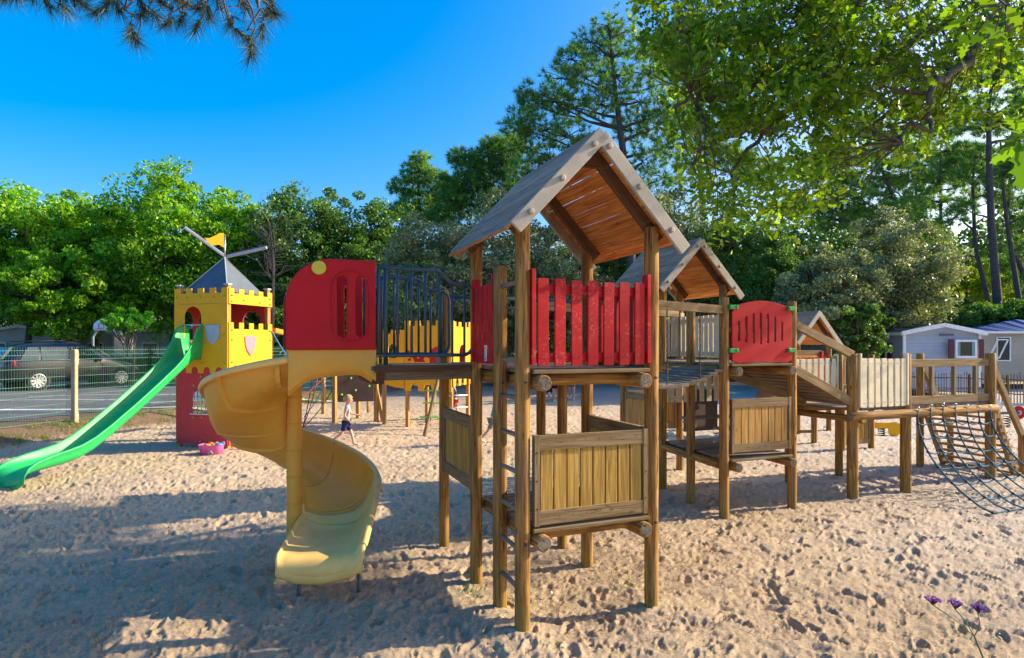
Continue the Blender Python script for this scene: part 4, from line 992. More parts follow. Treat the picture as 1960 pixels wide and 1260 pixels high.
# green slide
gs = thing('green_slide', (-7.0, 10.8, 0), 'long green plastic slide running down from the castle tower to the sand', 'slide')
g0 = C0 + CL * .835 + nf * -.12; gd = Vector((-.235, -.972, 0)).normalized(); gl = Vector((-gd.y, gd.x, 0)) * -1
prf = [(0, 1.84, .62), (.18, 1.84, .66), (.34, 1.82, .60), (.46, 1.76, .40), (.58, 1.68, .30), (.72, 1.58, .24), (.9, 1.46, .21), (1.3, 1.19, .20), (1.8, .86, .20), (2.3, .55, .20), (2.6, .385, .20), (2.85, .30, .19), (3.1, .265, .18), (3.35, .25, .16), (3.6, .235, .12), (3.74, .20, .085), (3.80, .13, .07), (3.82, .03, .06)]
fine = []
for (a, b) in zip(prf, prf[1:]):
    k = max(1, int((b[0] - a[0]) / .08))
    for j in range(k): t = j / k; fine.append(tuple(a[q] + (b[q] - a[q]) * t for q in range(3)))
fine.append(prf[-1]); secs = []
for (d, z, wh) in fine:
    wd = .235 + (.04 * max(0, (d - 3.2) / .6)); c = g0 + gd * d
    ins = [(-wd - .035, wh - .03), (-wd - .03, wh), (-wd - .008, wh + .008), (-wd, wh - .02), (-wd + .02, wh * .45), (-wd + .05, .04), (-wd + .11, .0), (0, -.006), (wd - .11, 0), (wd - .05, .04), (wd - .02, wh * .45), (wd, wh - .02), (wd + .008, wh + .008), (wd + .03, wh), (wd + .035, wh - .03)]
    out = [(wd + .02, wh - .04), (wd + .012, wh * .4), (wd - .02, .0), (wd - .09, -.04), (0, -.045), (-wd + .09, -.04), (-wd + .02, .0), (-wd - .012, wh * .4), (-wd - .02, wh - .04)]
    secs.append([c + gl * l + Z * (z + h) for l, h in ins + out])
mb = MB(); mb.sections(secs); mb.build('chute', M['green'], gs)
mb = MB(); c = g0 + gd * .2; mb.tube([c - gl * .24 + Z * 2.5, c + gl * .24 + Z * 2.5], .016, 10); mb.build('crossbar', M['steel'], gs)

# second castle
K0 = Vector((-1.50, 15.3, 0))
cb = thing('castle_playhouse', tuple(K0 + CL * .64 + CD * .64), 'orange castle play house on stilts with red jester cut-out, far behind the railings', 'castle tower')
for a in (.04, SC - .04, SC + .62):
    for b in (.04, SC - .04):
        if a > SC and b > 1: continue
        c = K0 + CL * a + CD * b; mb = MB(); mb.frame(c + Z * 1.2, CL, CD, Z, .085, .085, 2.9 if a < SC else 2.6); mb.build('post', M['board_new'], cb, .006)
        if a < SC: mb = MB(); mb.frame(c + Z * 2.69, CL, CD, Z, .12, .12, .035); mb.build('post_cap', M['grey'], cb, .006)
fw2 = plate(cb, 'front_wall', 'yellow', scallop_bottom(0, SC, .92, .2, 3) + crenel_top(0, SC, 2.58, .13, 5, .5), [arch(.18, .60, 1.35, 2.05)], K0 + nf * .03, CL, nf)
plate(cb, 'side_wall', 'yellow', scallop_bottom(0, SC, 1.05, .2, 3) + crenel_top(0, SC, 2.56, .12, 4, .5), [arch(.4, .85, 1.4, 2.1)], K0 + nr * .03, CD, nr)
plate(cb, 'wing_wall', 'yellow', [(0, .98), (.25, 1.0), (.45, 1.05), (.62, 1.12)] + crenel_top(0, .64, 2.38, .1, 3, .5), [arch(.22, .45, 1.75, 2.12)], K0 + CL * (SC + .02) + nf * .015, CL, nf)
plate(cb, 'pink_bucket', 'pink', [(.04, 0), (.24, 0), (.28, .2), (0, .2)], [], K0 + CL * (SC + .22) + nf * .04 + Z * 1.38, CL, nf, .012)
plate(cb, 'blue_panel', 'blue', arch(0, .4, 0, .62), [], K0 + CL * .22 + CD * .5 + Z * 1.5, CL, nf)
plate(cb, 'back_wall', 'redpanel', rect(0, SC, 1.0, 2.5), [arch(.3, .8, 1.5, 2.2)], K0 + CD * (SC + .01), CL, CD)
mb = MB(); mb.frame(K0 + (CL + CD) * .64 + Z * 1.06, CL, CD, Z, SC - .1, SC - .1, .05); mb.build('floor', M['deck'], cb)
jo = K0 + CL * .70 + nf * .05
jest = [(.0, .0), (.06, .06), (.0, .16), (-.09, .13), (-.02, .22), (.08, .24), (.16, .14), (.2, .05), (.26, .14), (.36, .22), (.46, .26), (.42, .12), (.34, .10), (.30, .0)]
plate(cb, 'jester_hat', 'red', [(x, y + .56) for x, y in jest], [], jo + Z * 1.1, CL, nf, .014)
plate(cb, 'jester_collar', 'red', [(-.10, 0), (.05, -.07), (.2, -.05), (.4, -.08), (.52, 0), (.38, .08), (.26, .14), (.14, .14), (.02, .07)], [], jo + Z * 1.42, CL, nf, .014)
for (a, z) in ((-.1, 1.8), (.47, 1.92), (.44, 1.72)): mb = MB(); mb.ball(jo + CL * a + Z * z, .04, 10, (1, .4, 1)); mb.build('jester_bell', M['red'], cb)
# stilts ladder
ld_ = thing('log_ladder', (-2.0, 14.5, 0), 'leaning log ladder with bright green foot pegs under the orange castle', 'ladder')
a, b = Vector((-2.03, 14.05, -.1)), Vector((-1.78, 15.2, 1.45)); mb = MB(); mb.log(a, b, .05); mb.build('log', M['frame'], ld_)
for t in (.32, .52, .70, .88):
    c = a.lerp(b, t); mb = MB(); mb.frame(c, Vector((1, 0, 0)), Vector((0, 1, 0)), Z, .46, .09, .03); mb.build('peg', M['lime'], ld_, .008)
mb = MB()
for z_ in (.25, .55, .85): mb.tube([Vector((-1.75, 14.9, z_)), Vector((-1.1, 15.2, z_))], .016, 8)
mb.build('rungs', M['steel'], ld_)
# climbing frame with brown wall and ropes
cf = thing('rope_climber', (-4.7, 16.8, 0), 'rope climbing frame with brown climbing wall beside the walking boy', 'climbing frame')
Q = [Vector((-5.7, 18.5, 0)), Vector((-4.76, 16.4, 0)), Vector((-4.42, 17.56, 0)), Vector((-3.75, 16.9, 0)), Vector((-3.85, 17.4, 0))]
for i, (p, zt) in enumerate(((Q[0], 2.0), (Q[1], 2.0), (Q[2], 2.0), (Q[3], 2.0))):
    mb = MB(); mb.frame(p + Z * (zt / 2 - .1), CL, CD, Z, .1, .1, zt + .2); mb.build('post', M['board_new'], cf, .006)
mb = MB(); mb.beam(Vector((-3.55, 16.9, -.1)), Vector((-3.95, 16.9, 1.9)), .09, .09); mb.build('post', M['board_new'], cf, .006)
mb = MB(); mb.frame(Vector((-4.25, 16.65, 1.35)), Vector((.96, .28, 0)).normalized(), Vector((-.28, .96, 0)).normalized(), Z, .95, .03, 1.6); wl = mb.build('climbing_wall', M['brownpanel'], cf, .004)
for k in range(7):
    mb = MB(); mb.ball(Vector((-4.25 + (-.36 + .12 * k) * .96, 16.60 + (-.36 + .12 * k) * .28, .75 + ((k * 37) % 10) * .11)), .035, 8); mb.build('hold', M['lime'], wl)
bz = C0 + CD * SC
mb = MB(); mb.beam(Vector((-5.3, 13.6, 2.42)), Vector((-4.76, 16.4, 2.1)), .12, .1); mb.build('beam', M['orange'], cf, .006)
ropes = [((-5.3, 13.5, 2.4), (-4.8, 14.4, 1.3), 'ropeb'), ((-4.8, 14.4, 1.3), (-4.76, 16.4, 1.9), 'ropeb'), ((-5.3, 14.2, .7), (-4.8, 14.4, 1.7), 'roper'), ((-5.9, 14.8, .3), (-4.76, 16.4, 1.5), 'roper'),
         ((-5.3, 15.6, .25), (-4.76, 16.4, 1.6), 'ropeb'), ((-5.2, 15.2, .05), (-4.76, 16.4, 1.0), 'knot'), ((-5.2, 15.2, .05), (-5.4, 16.6, 1.3), 'knot'), ((-5.6, 17, 1.55), (-4.8, 16.4, 1.1), 'lime'), ((-5.2, 15.2, .05), (-4.95, 15.6, 1.3), 'roper'), ((-6.3, 16, .9), (-4.8, 16.4, .55), 'knot')]
for a, b, mt in ropes:
    a = Vector(a); b = Vector(b); mb = MB(); pts = [a.lerp(b, i / 8) - Z * (.12 * 4 * (i / 8) * (1 - i / 8)) for i in range(9)]; pts = [Vector((p.x, p.y, max(.03, p.z))) for p in pts]
    mb.tube(pts, .012, 6); mb.build('rope', M[mt], cf)

# ================================================================== MESH FENCE
fence = thing('mesh_fence', (-10.5, 14.6, gz(-10.5, 14.6)), 'green welded wire mesh fence along the car park edge', 'fence')
def fp(t, z=0): x = F0[0] + FD[0] * t; y = F0[1] + FD[1] * t; return Vector((x, y, gz(x, y) + z))
FN = Vector((FD[1], -FD[0], 0))
segs = [(-9.5, -6.6), (-6.5, -2.55), (-2.45, 1.45), (1.57, 5.5), (5.6, 9.5), (9.6, 13.4)]
HF = 1.78
for (ta, tb) in segs:
    mb = MB(); n = int((tb - ta) / .055); base = min(fp(ta).z, fp(tb).z) if True else 0
    prof_ = [(.02, 0), (.72, 0), (.75, .03), (.79, 0), (1.55, 0), (1.59, .035), (1.64, 0), (HF, 0)]
    rw_ = .003
    for i in range(n + 1):
        t = ta + (tb - ta) * i / n; p = fp(t)
        pts = [Vector((p.x, p.y, p.z + z)) + FN * o for z, o in prof_]
        mb.tube(pts, rw_, 4, caps=False)
    for z, o in ((.04, 0), (.24, 0), (.44, 0), (.64, 0), (.75, .03), (.88, 0), (1.08, 0), (1.28, 0), (1.48, 0), (1.59, .035), (1.70, 0)):
        pts = [fp(ta + (tb - ta) * k / 10, z) + FN * o for k in range(11)]; mb.tube(pts, .0045, 5)
    mb.build('mesh_panel', M['fencewire'], fence, recalc=False)
for t in (-6.55, -2.5, 5.55, 9.55): mb = MB(); p = fp(t); mb.frame(p + Z * .85, Vector((1, 0, 0)), Vector((0, 1, 0)), Z, .045, .045, 1.95); mb.build('steel_post', M['fencewire'], fence)
cp = thing('concrete_post', tuple(fp(1.51) + FN * .1), 'weathered concrete post in front of the green wire fence', 'post')
mb = MB(); c = fp(1.51) + FN * .10
secs = []
for z, k in ((-.3, .068), (.15, .068), (.2, .062), (.28, .054), (1.32, .054), (1.38, .064), (1.66, .064), (1.71, .055), (1.72, .03)):
    secs.append([Vector((c.x + k * x, c.y + k * y, c.z + z)) for x, y in ((-1, -.8), (-.8, -1), (.8, -1), (1, -.8), (1, .8), (.8, 1), (-.8, 1), (-1, .8))])
mb.sections(secs, smooth=False); mb.build('shaft', M['concrete'], cp)

# ================================================================== CARS
M['carbody'] = paint('car_body_blue_black', (.008, .010, .018), .28, spec=.5, mott=.03, coat=.5, bmp=0, dirtc=(.012, .015, .025))
M['carsilver'] = paint('car_body_silver', (.42, .45, .5), .25, spec=.6, mott=.03, coat=1.0, bmp=0)
mg, tg_, bg_ = nt('car_glass'); bg_.inputs['Base Color'].default_value = (.02, .03, .035, 1); bg_.inputs['Roughness'].default_value = .06; bg_.inputs['Specular IOR Level'].default_value = .9; M['glass'] = mg
mg, tg_, bg_ = nt('tail_light'); bg_.inputs['Base Color'].default_value = (.65, .02, .015, 1); bg_.inputs['Roughness'].default_value = .15; M['tail'] = mg
M['tyre'] = simple('tyre', (.015, .015, .015), (.03, .03, .03), 20, .85, .2)
def make_car(loc, heading, body, label, scale=1.0, group='cars parked beyond the fence'):
    x = Vector((math.cos(heading), math.sin(heading), 0)); y = Vector((-x.y, x.x, 0)); o = Vector(loc)
    rt = thing('parked_car', loc, label, 'car', group)
    def W(a, b, c): return o + (x * a + y * b + Z * c) * scale
    # stations: x, half width, sill z, belt z, belt halfwidth, roof z, roof half
    st = [(-2.30, .55, .45, .80, .60, .82, .45), (-2.24, .78, .32, .95, .82, 1.00, .62), (-2.1, .86, .28, 1.02, .87, 1.30, .60), (-1.85, .90, .26, 1.05, .90, 1.55, .62), (-1.4, .92, .25, 1.04, .92, 1.64, .66), (-.7, .92, .25, 1.02, .92, 1.67, .67), (0, .92, .25, 1.0, .92, 1.65, .66), (.45, .92, .25, .99, .91, 1.55, .64), (.85, .91, .25, .98, .90, 1.30, .66), (1.2, .91, .26, .97, .89, 1.05, .74), (1.6, .90, .27, .93, .86, .98, .6), (2.0, .86, .28, .85, .80, .90, .5), (2.22, .74, .33, .72, .70, .76, .4), (2.32, .5, .42, .6, .5, .62, .3)]
    mb = MB(); secs = []
    for (a, hw, zs, zb, hb_, zr_, hr) in st:
        L = [(hw * .9, zs), (hw, zs + .12), (hw + .01, (zs + zb) / 2), (hb_, zb), ((hb_ + hr) / 2 + .02, (zb * .45 + zr_ * .55)), (hr, zr_ - .02), (hr * .55, zr_ + .012)]
        secs.append([W(a, -l, h) for l, h in L] + [W(a, l, h) for l, h in L[::-1]])
    mb.sections(secs); bd = mb.build('body', M[body], rt); bd.modifiers.new('sub', 'SUBSURF').render_levels = 2; bd.modifiers['sub'].levels = 1
    for s in (-1, 1):
        # side windows follow the greenhouse
        for (a0, a1, a2, a3) in ((-1.88, -1.35, -1.30, -1.60), (-1.25, -.38, -.42, -1.22), (-.28, .62, .28, -.30)):
            mb = MB(); h0, h1 = 1.07, 1.50; l0, l1 = .915, .745
            q = [W(a0, s * l0, h0), W(a1, s * l0, h0), W(a2, s * l1, h1), W(a3, s * l1, h1)]; off = y * s * .018 + Z * .006
            mb.add([p + off for p in q] + [p - y * s * .03 for p in q], [(0, 1, 2, 3), (4, 5, 6, 7), (0, 1, 5, 4), (1, 2, 6, 5), (2, 3, 7, 6), (3, 0, 4, 7)]); mb.build('side_window', M['glass'], rt)
        mb = MB(); mb.tube([W(-1.9, s * .935, 1.055), W(-.3, s * .935, 1.055), W(.7, s * .93, 1.05)], .012 * scale, 6); mb.build('trim', M['steel'], rt)
        mb = MB(); mb.tube([W(-1.6, s * .62, 1.70), W(-.7, s * .64, 1.735), W(.2, s * .62, 1.69)], .018 * scale, 6); mb.build('roof_rail', M['dark'], rt)
        mb = MB(); mb.ball(W(.55, s * 1.0, 1.05), .1 * scale, 10, (1, .7, .8)); mb.build('mirror', M[body], rt)
        mb = MB(); mb.beam(W(-2.25, s * .62, .92), W(-1.98, s * .87, .95), .1 * scale, .17 * scale); mb.build('tail_light', M['tail'], rt, .02)
        mb = MB(); mb.beam(W(-2.29, s * .5, .5), W(-2.2, s * .76, .5), .05 * scale, .06 * scale); mb.build('reflector', M['tail'], rt, .01)
        for a in (-1.36, 1.36):
            wh = MB(); c = W(a, s * .90, .345); ax = y * s
            def ring(rad, off): return [c + ax * off + (x * math.cos(6.283 * k / 28) + Z * math.sin(6.283 * k / 28)) * rad * scale for k in range(28)]
            mb = MB(); mb.sections([ring(.22, -.16), ring(.33, -.16), ring(.345, -.12), ring(.345, .02), ring(.33, .045), ring(.24, .05), ring(.235, .03)]); wl_ = mb.build('wheel', M['tyre'], rt)
            mb = MB()
            for k in range(10):
                an = 6.283 * k / 10; d1 = x * math.cos(an) + Z * math.sin(an)
                mb.beam(c + ax * .035 + d1 * .05 * scale, c + ax * .045 + d1 * .225 * scale, .045 * scale, .02, ax)
            mb.tube([c + ax * .02, c + ax * .055], .06 * scale, 12)
            mb.sections([ring(.205, .03), ring(.235, .055), ring(.24, .04), ring(.215, .02)]); mb.build('rim', M['steel'], wl_, recalc=False)
            mb = MB(); mb.sections([ring(.37, -.2), ring(.385, -.2), ring(.385, .012), ring(.37, .012)]); mb.tube([c - ax * .2, c - ax * .02], .33 * scale, 20); mb.build('wheel_arch', M['dark'], rt)
    mb = MB(); q = [W(-2.265, -.55, 1.05), W(-2.265, .55, 1.05), W(-1.98, .52, 1.46), W(-1.98, -.52, 1.46)]
    q = [p + Vector((0, 0, .05)) - x * .04 for p in q]; mb.add(q + [p + x * .1 for p in q], [(0, 1, 2, 3), (4, 5, 6, 7), (0, 1, 5, 4), (1, 2, 6, 5), (2, 3, 7, 6), (3, 0, 4, 7)]); mb.build('rear_window', M['glass'], rt)
    mb = MB(); q = [W(1.12, -.62, 1.10), W(1.12, .62, 1.10), W(.5, .58, 1.53), W(.5, -.58, 1.53)]; q = [p + Z * .03 + x * .03 for p in q]
    mb.add(q + [p - x * .06 for p in q], [(0, 1, 2, 3), (4, 5, 6, 7), (0, 1, 5, 4), (1, 2, 6, 5), (2, 3, 7, 6), (3, 0, 4, 7)]); mb.build('windscreen', M['glass'], rt)
    mb = MB(); mb.beam(W(-2.33, -.26, .72), W(-2.33, .26, .72), .02, .11 * scale); mb.build('number_plate', M['white'], rt, .003)
    mb = MB(); mb.beam(W(-2.28, -.7, .42), W(-2.28, .7, .42), .08 * scale, .14 * scale); mb.build('bumper', M['dark'], rt, .03)
    for s in (-1, 1): mb = MB(); mb.ball(W(2.16, s * .6, .74), .12 * scale, 10, (1, 1, .6)); mb.build('headlight', M['glass'], rt)
    return rt
make_car((-17.3, 23.9, gz(-16.9, 23.9)), R(60), 'carbody', 'dark blue black estate car with red tail lights behind the wire fence', 1.05)
make_car((-23.6, 27.2, gz(-23.6, 27.2)), R(60), 'carsilver', 'silver car cut off by the left edge behind the dark car', 1.0)

# ================================================================== BACKDROP OBJECTS
# basketball stand
Yb = 31; g = gz(-21, Yb); hp_ = thing('basketball_hoop', (at(178, 600, Yb).x, Yb, g), 'white basketball backboard on a bent grey pole beyond the car park', 'basketball hoop')
a = at(178, 660, Yb); top = at(178, 640, Yb)
mb = MB(); mb.tube([Vector((a.x, Yb, g - .2)), Vector((a.x, Yb, 2.5)), Vector((a.x + .25, Yb - .1, 2.8)), Vector((a.x + .6, Yb - .2, 2.95))], .055, 8); mb.build('pole', M['grey'], hp_)
me = plate_mesh([(-.38, 0), (.38, 0), (.42, .12), (.38, .34), (.2, .5), (0, .54), (-.2, .5), (-.38, .34), (-.42, .12)], [], .03, .005)
mb = MB(); bc = Vector((a.x + .6, Yb - .25, 2.82)); mb.mesh(me, fmat(bc, Vector((1, 0, 0)), Vector((0, -1, 0)))); bb = mb.build('backboard', M['white'], hp_)
me = plate_mesh(rect(-.14, .14, .1, .34), [rect(-.12, .12, .12, .32)], .01, .001); mb = MB(); mb.mesh(me, fmat(bc + Vector((0, -.025, 0)), Vector((1, 0, 0)), Vector((0, -1, 0)))); mb.build('target_square', M['dark'], bb)
mb = MB(); mb.tube([bc + Vector((.14 * math.cos(R(k)), -.2 + .14 * math.sin(R(k)), .07)) for k in range(0, 360, 30)], .014, 6, closed=True); mb.build('rim', M['red'], hp_)
# twin armed pole
lp_ = thing('lamp_pole', (at(432, 500, 17).x, 17, 0), 'tall pole with two long white metal arms behind the castle flag', 'lamp pole')
j = at(432, 492, 17); mb = MB(); mb.tube([Vector((j.x, 17, -.2)), j], .05, 10); mb.build('pole', M['grey'], lp_)
for (q, off) in ((at(353, 435, 16.6), 0), (at(511, 474, 17.2), 0)):
    s = j.lerp(q, .03); mb = MB(); mb.beam(s, q, .10, .085); ar = mb.build('arm', M['grey'], lp_, .02); mb = MB(); mb.beam(s.lerp(q, .1) + Z * .06, q.lerp(s, .05) + Z * .06, .08, .02); mb.build('glass_strip', M['glass'], ar)

def window(root, c, x, n, wd, ht, fw=.06, nm='window', open_=0):
    mb = MB(); mb.frame(c, x, n, Z, wd, .04, ht); wn_ = mb.build(nm, M['glass'], root)
    mb = MB()
    for s in (-1, 1):
        mb.frame(c + x * s * (wd / 2) + n * .02, x, n, Z, fw, .07, ht + fw); mb.frame(c + Z * s * (ht / 2) + n * .018, x, n, Z, wd, .066, fw)
    mb.build('window_frame', M['white'], wn_, .004); return wn_
def siding(nm, col):
    m, t, b = nt(nm); tc = t.nodes.new('ShaderNodeTexCoord'); n1 = noise(t, tc.outputs['Object'], 1.5, 5); t.links.new(ramp(t, n1, [(.3, tuple(c * .85 for c in col)), (.7, col)]), b.inputs['Base Color']); b.inputs['Roughness'].default_value = .7; return m
def lap_wall(mb, p0, p1, z0, z1, n, step=.14):     # horizontal lap boards between two ground points
    d = (p1 - p0); L = d.length; d.normalize(); k = int((z1 - z0) / step)
    for i in range(k):
        c = (p0 + p1) / 2 + Z * (z0 + step * (i + .5)); tl = .22; zz = (Z + n * -tl).normalized(); nn = (n + Z * tl).normalized()
        mb.frame(c, d, nn, zz, L, .03, step * 1.02)
    mb.frame((p0 + p1) / 2 - n * .04 + Z * ((z0 + z1) / 2), d, n, Z, L - .02, .05, z1 - z0)
def mobile_home(name, c, x, label, w_=4.0, L=8, ze=2.62, za=3.0, wallc=(.36, .40, .47), roofm='slate', front=True, base=.35, group=None):
    y = Vector((-x.y, x.x, 0))                      # x along the gable front, y away from the camera
    c = Vector(c); rt = thing(name, tuple(c), label, 'mobile home', group); n = -y
    ws = siding('siding', wallc); mb = MB()
    a, b = c - x * w_ / 2, c + x * w_ / 2
    lap_wall(mb, a, b, base, ze, n); lap_wall(mb, a + y * L, b + y * L, base, ze, -n); lap_wall(mb, a, a + y * L, base, ze, -x); lap_wall(mb, b, b + y * L, base, ze, x)
    k = 4
    for i in range(k): f = (i + .5) / k; mb.frame(c + Z * (ze + (za - ze) * f), x, n, Z, w_ * (1 - f), .04, (za - ze) / k)
    mb.build('wall', ws, rt)
    rf = MB()
    for s in (-1, 1):
        p = c - y * .15 + Z * (za + .03); q = c - y * .15 + x * s * (w_ / 2 + .15) + Z * (ze + .0); up = Vector((0, 0, 1))
        dn = (q - p).normalized(); nu = dn.cross(y); nu = nu if nu.z > 0 else -nu
        rf.frame((p + q) / 2 + y * (L / 2 + .15), y, dn, nu, L + .3, (q - p).length, .05)
        kk = int((L + .3) / .2)
    rfo = rf.build('roof', M[roofm], rt)
    mb = MB()
    for s in (-1, 1):
        p = c - y * .19 + Z * (za + .02); q = c - y * .19 + x * s * (w_ / 2 + .16) + Z * (ze - .01); mb.beam(p, q, .04, .16)
        e_ = c + x * s * (w_ / 2 - .05) - y * .03; mb.frame(e_ + Z * ((ze + base) / 2), x, y, Z, .12, .06, ze - base)
        mb.beam(c + x * s * (w_ / 2 + .17) - y * .17 + Z * (ze - .03), c + x * s * (w_ / 2 + .17) + y * L + Z * (ze - .03), .05, .12)
    mb.build('trim', M['white'], rfo)
    return rt, ws
# right side homes
hx = Vector((.995, .09, 0)).normalized(); h1, _ = mobile_home('mobile_home', Vector((at(1802, 760, 25).x, 25, 0)), hx, 'pale grey blue mobile home with dark red shutters, behind the picket fence', 3.4, 8, 2.57, 2.88, (.42, .46, .54))
cw = at(1846, 668, 24.98); ww_ = window(h1, cw + Vector((0, -.05, 0)), hx, -Vector((-hx.y, hx.x, 0)), .86, .66, .09)
M['maroon'] = paint('maroon_shutter', (.09, .012, .03), .6); M['curtain'] = paint('curtain', (.16, .33, .36), .8)
for s in (-1, 1): mb = MB(); mb.frame(cw + hx * s * .66 + Vector((0, -.10, 0)), hx, Vector((hx.y, -hx.x, 0)), Z, .22, .04, .80); mb.build('shutter', M['maroon'], h1, .004)
for s in (-1, 1): mb = MB(); mb.frame(cw + hx * s * .33 + Vector((0, -.085, 0)), hx, Vector((hx.y, -hx.x, 0)), Z, .15, .015, .60); mb.build('curtain', M['curtain'], ww_)
mb = MB(); mb.frame(at(1812, 641, 24.85), hx, Vector((hx.y, -hx.x, 0)), Z, .62, .03, .09); mb.build('name_plate', M['slate'], h1)
# left flank window with shutters
yb = Vector((-hx.y, hx.x, 0))
for dd in (1.2, 3.4): 
    c = Vector((h1.location.x, 25, 1.65)) - hx * 1.74 + yb * dd; window(h1, c, yb, -hx, .7, .9, .08)
    for s in (-1, 1): mb = MB(); mb.frame(c + yb * s * .55 - hx * .03, yb, hx, Z, .25, .04, 1.0); mb.build('shutter', M['maroon'], h1)
M['blueroof'] = paint('blue_tile_roof', (.012, .07, .24), .7, spec=.2)
h2x = Vector((1, -.04, 0)).normalized(); c2_ = Vector((at(1878, 0, 29).x + 4.0 * h2x.x, 29 + 4.0 * h2x.y, 0))
h2 = thing('mobile_home', tuple(c2_), 'beige mobile home with a blue tiled roof and an open tilted window', 'mobile home')
ws2 = siding('siding_beige', (.46, .40, .31)); mb = MB(); n2 = Vector((h2x.y, -h2x.x, 0)); n2 = n2 if n2.y < 0 else -n2
a2_ = c2_ - h2x * 4; b2_ = c2_ + h2x * 4; zt2 = 2.74; lap_wall(mb, a2_, b2_, .35, zt2, n2); lap_wall(mb, a2_, a2_ - n2 * 4, .35, zt2, -h2x); lap_wall(mb, b2_, b2_ - n2 * 4, .35, zt2, h2x); lap_wall(mb, a2_ - n2 * 4, b2_ - n2 * 4, .35, zt2, -n2); mb.build('wall', ws2, h2)
mb = MB(); k = 44; secs = []
for i in range(k + 1):
    p = a2_ - h2x * .15 + h2x * (8.3 * i / k); wv = .025 * math.sin(i * 1.9)
    hp2 = .64 * min(1, (8.3 * i / k) / 3.2); secs.append([p + n2 * .2 + Z * (zt2 - .02 + wv), p - n2 * 2 + Z * (zt2 - .02 + hp2 + wv), p - n2 * 4.2 + Z * (zt2 - .02 + wv), p - n2 * 4.2 + Z * (zt2 - .1), p + n2 * .2 + Z * (zt2 - .1)])
mb.sections(secs, smooth=False); rf2 = mb.build('roof', M['blueroof'], h2)
mb = MB(); mb.beam(a2_ + n2 * .22 - h2x * .1 + Z * (zt2 - .06), b2_ + n2 * .22 + Z * (zt2 - .06), .03, .1); mb.build('trim', M['white'], rf2)
cw = at(1918, 668, 29); cw = a2_ + h2x * ((cw - a2_).dot(h2x)) + n2 * .03 + Z * 1.90; w2 = window(h2, cw, h2x, n2, .6, 1.1, .05)
mb = MB(); sash_c = cw - h2x * .42 + n2 * .28 + Z * .0; sx = (h2x * .55 + Z * .0).normalized(); tl = (Z * .9 + h2x * .42).normalized(); sy = h2x
for s in (-1, 1): mb.beam(sash_c + sy * s * .23 - tl * .48, sash_c + sy * s * .23 + tl * .48, .05, .05, n2); mb.beam(sash_c - sy * .23 + tl * s * .48, sash_c + sy * .23 + tl * s * .48, .05, .05, n2)
mb.build('open_sash', M['white'], w2)
# homes on the left under the trees
for i, (px, wd, yy, lab) in enumerate(((40, 5, 37, 'white mobile home half hidden by leaves, leftmost of three under the trees'), (150, 4.5, 39, 'pale building under the trees left of the basketball hoop'), (322, 4, 37, 'pale mobile home glimpsed between young tree and green slide'))):
    hx3 = Vector((1, .05, 0)).normalized(); c3 = Vector((at(px, 0, yy).x, yy, .3)); hm, _ = mobile_home('mobile_home', c3, hx3, lab, wd, 6, 2.5, 2.9, (.5, .5, .48), 'grey')
    for s in (-.25, .25): window(hm, c3 + hx3 * wd * s + Vector((0, -.06, 1.5)), hx3, Vector((0, -1, 0)), .9, .8, .07)

# picket fence on the right
pf = thing('picket_fence', (at(1850, 0, 22.5).x, 22.5, 0), 'rustic split chestnut picket fence in front of the mobile homes', 'fence')
rs = np.random.RandomState(3)
pa = Vector((at(1690, 0, 24).x, 24, 0)); pb = Vector((at(2050, 0, 21.2).x, 21.2, 0)); Lp = (pb - pa).length; pd = (pb - pa).normalized(); n = int(Lp / .085)
n = min(n, 99)
for i in range(n):
    p = pa + pd * (Lp * i / n) ; g = gz(p.x, p.y); mb = MB(); tx = rs.normal() * .012; mb.beam(Vector((p.x, p.y, g - .05)), Vector((p.x + tx, p.y, g + 1.05 + rs.normal() * .03)), .04, .025, pd); mb.build('picket', M['deck'] if i % 5 else M['board'], pf)
for z in (.35, .85):
    mb = MB(); mb.tube([pa + pd * (Lp * k / 12) + Z * (z + .02 * rs.normal()) + Vector((0, .03, 0)) for k in range(13)], .022, 6); mb.build('rail', M['rafter'], pf)
for k in range(5): mb = MB(); p = pa + pd * (Lp * (k + .5) / 5); mb.log(p + Vector((0, .08, -.1)), p + Vector((0, .08, 1.0)), .05, 8); mb.build('post', M['rafter'], pf)

# spring riders
sr = thing('spring_rider', (at(1925, 0, 15.5).x, 15.5, 0), 'white and red motorbike shaped spring rider at the right edge', 'spring rider')
def disc(root, c, r, mat, nm, th=.03): mb = MB(); mb.tube([c + Vector((0, -th / 2, 0)), c + Vector((0, th / 2, 0))], r, 24); return mb.build(nm, M[mat], root, .006)
c1 = at(1905, 793, 15.5); c3 = at(1950, 790, 15.5); disc(sr, c1, .155, 'white', 'front_wheel'); disc(sr, c3, .17, 'redplastic', 'rear_wheel'); disc(sr, c3 + Vector((0, -.02, 0)), .06, 'grey', 'hub', .02)
mb = MB(); mb.beam(c1 + Vector((0, -.03, .03)), c3 + Vector((0, -.03, .0)), .05, .07); mb.build('body', M['slate'], sr, .02)
plate(sr, 'fairing', 'white', [(-.12, 0), (.12, -.02), (.2, .1), (.08, .3), (-.05, .34), (-.14, .26), (-.10, .14)], [], c1 + Vector((0, .02, .08)), Vector((1, 0, 0)), Vector((0, -1, 0)), .03)
mb = MB(); cc_ = (c1 + c3) / 2; mb.tube([Vector((cc_.x + .07 * math.cos(k * .8), 15.5 + .07 * math.sin(k * .8), -.05 + k * .008)) for k in range(44)], .012, 6); mb.build('spring', M['dark'], sr)
sr2 = thing('spring_rider', (at(1700, 0, 14).x, 14, 0), 'yellow spring rider showing one rounded panel beyond the low platform', 'spring rider')
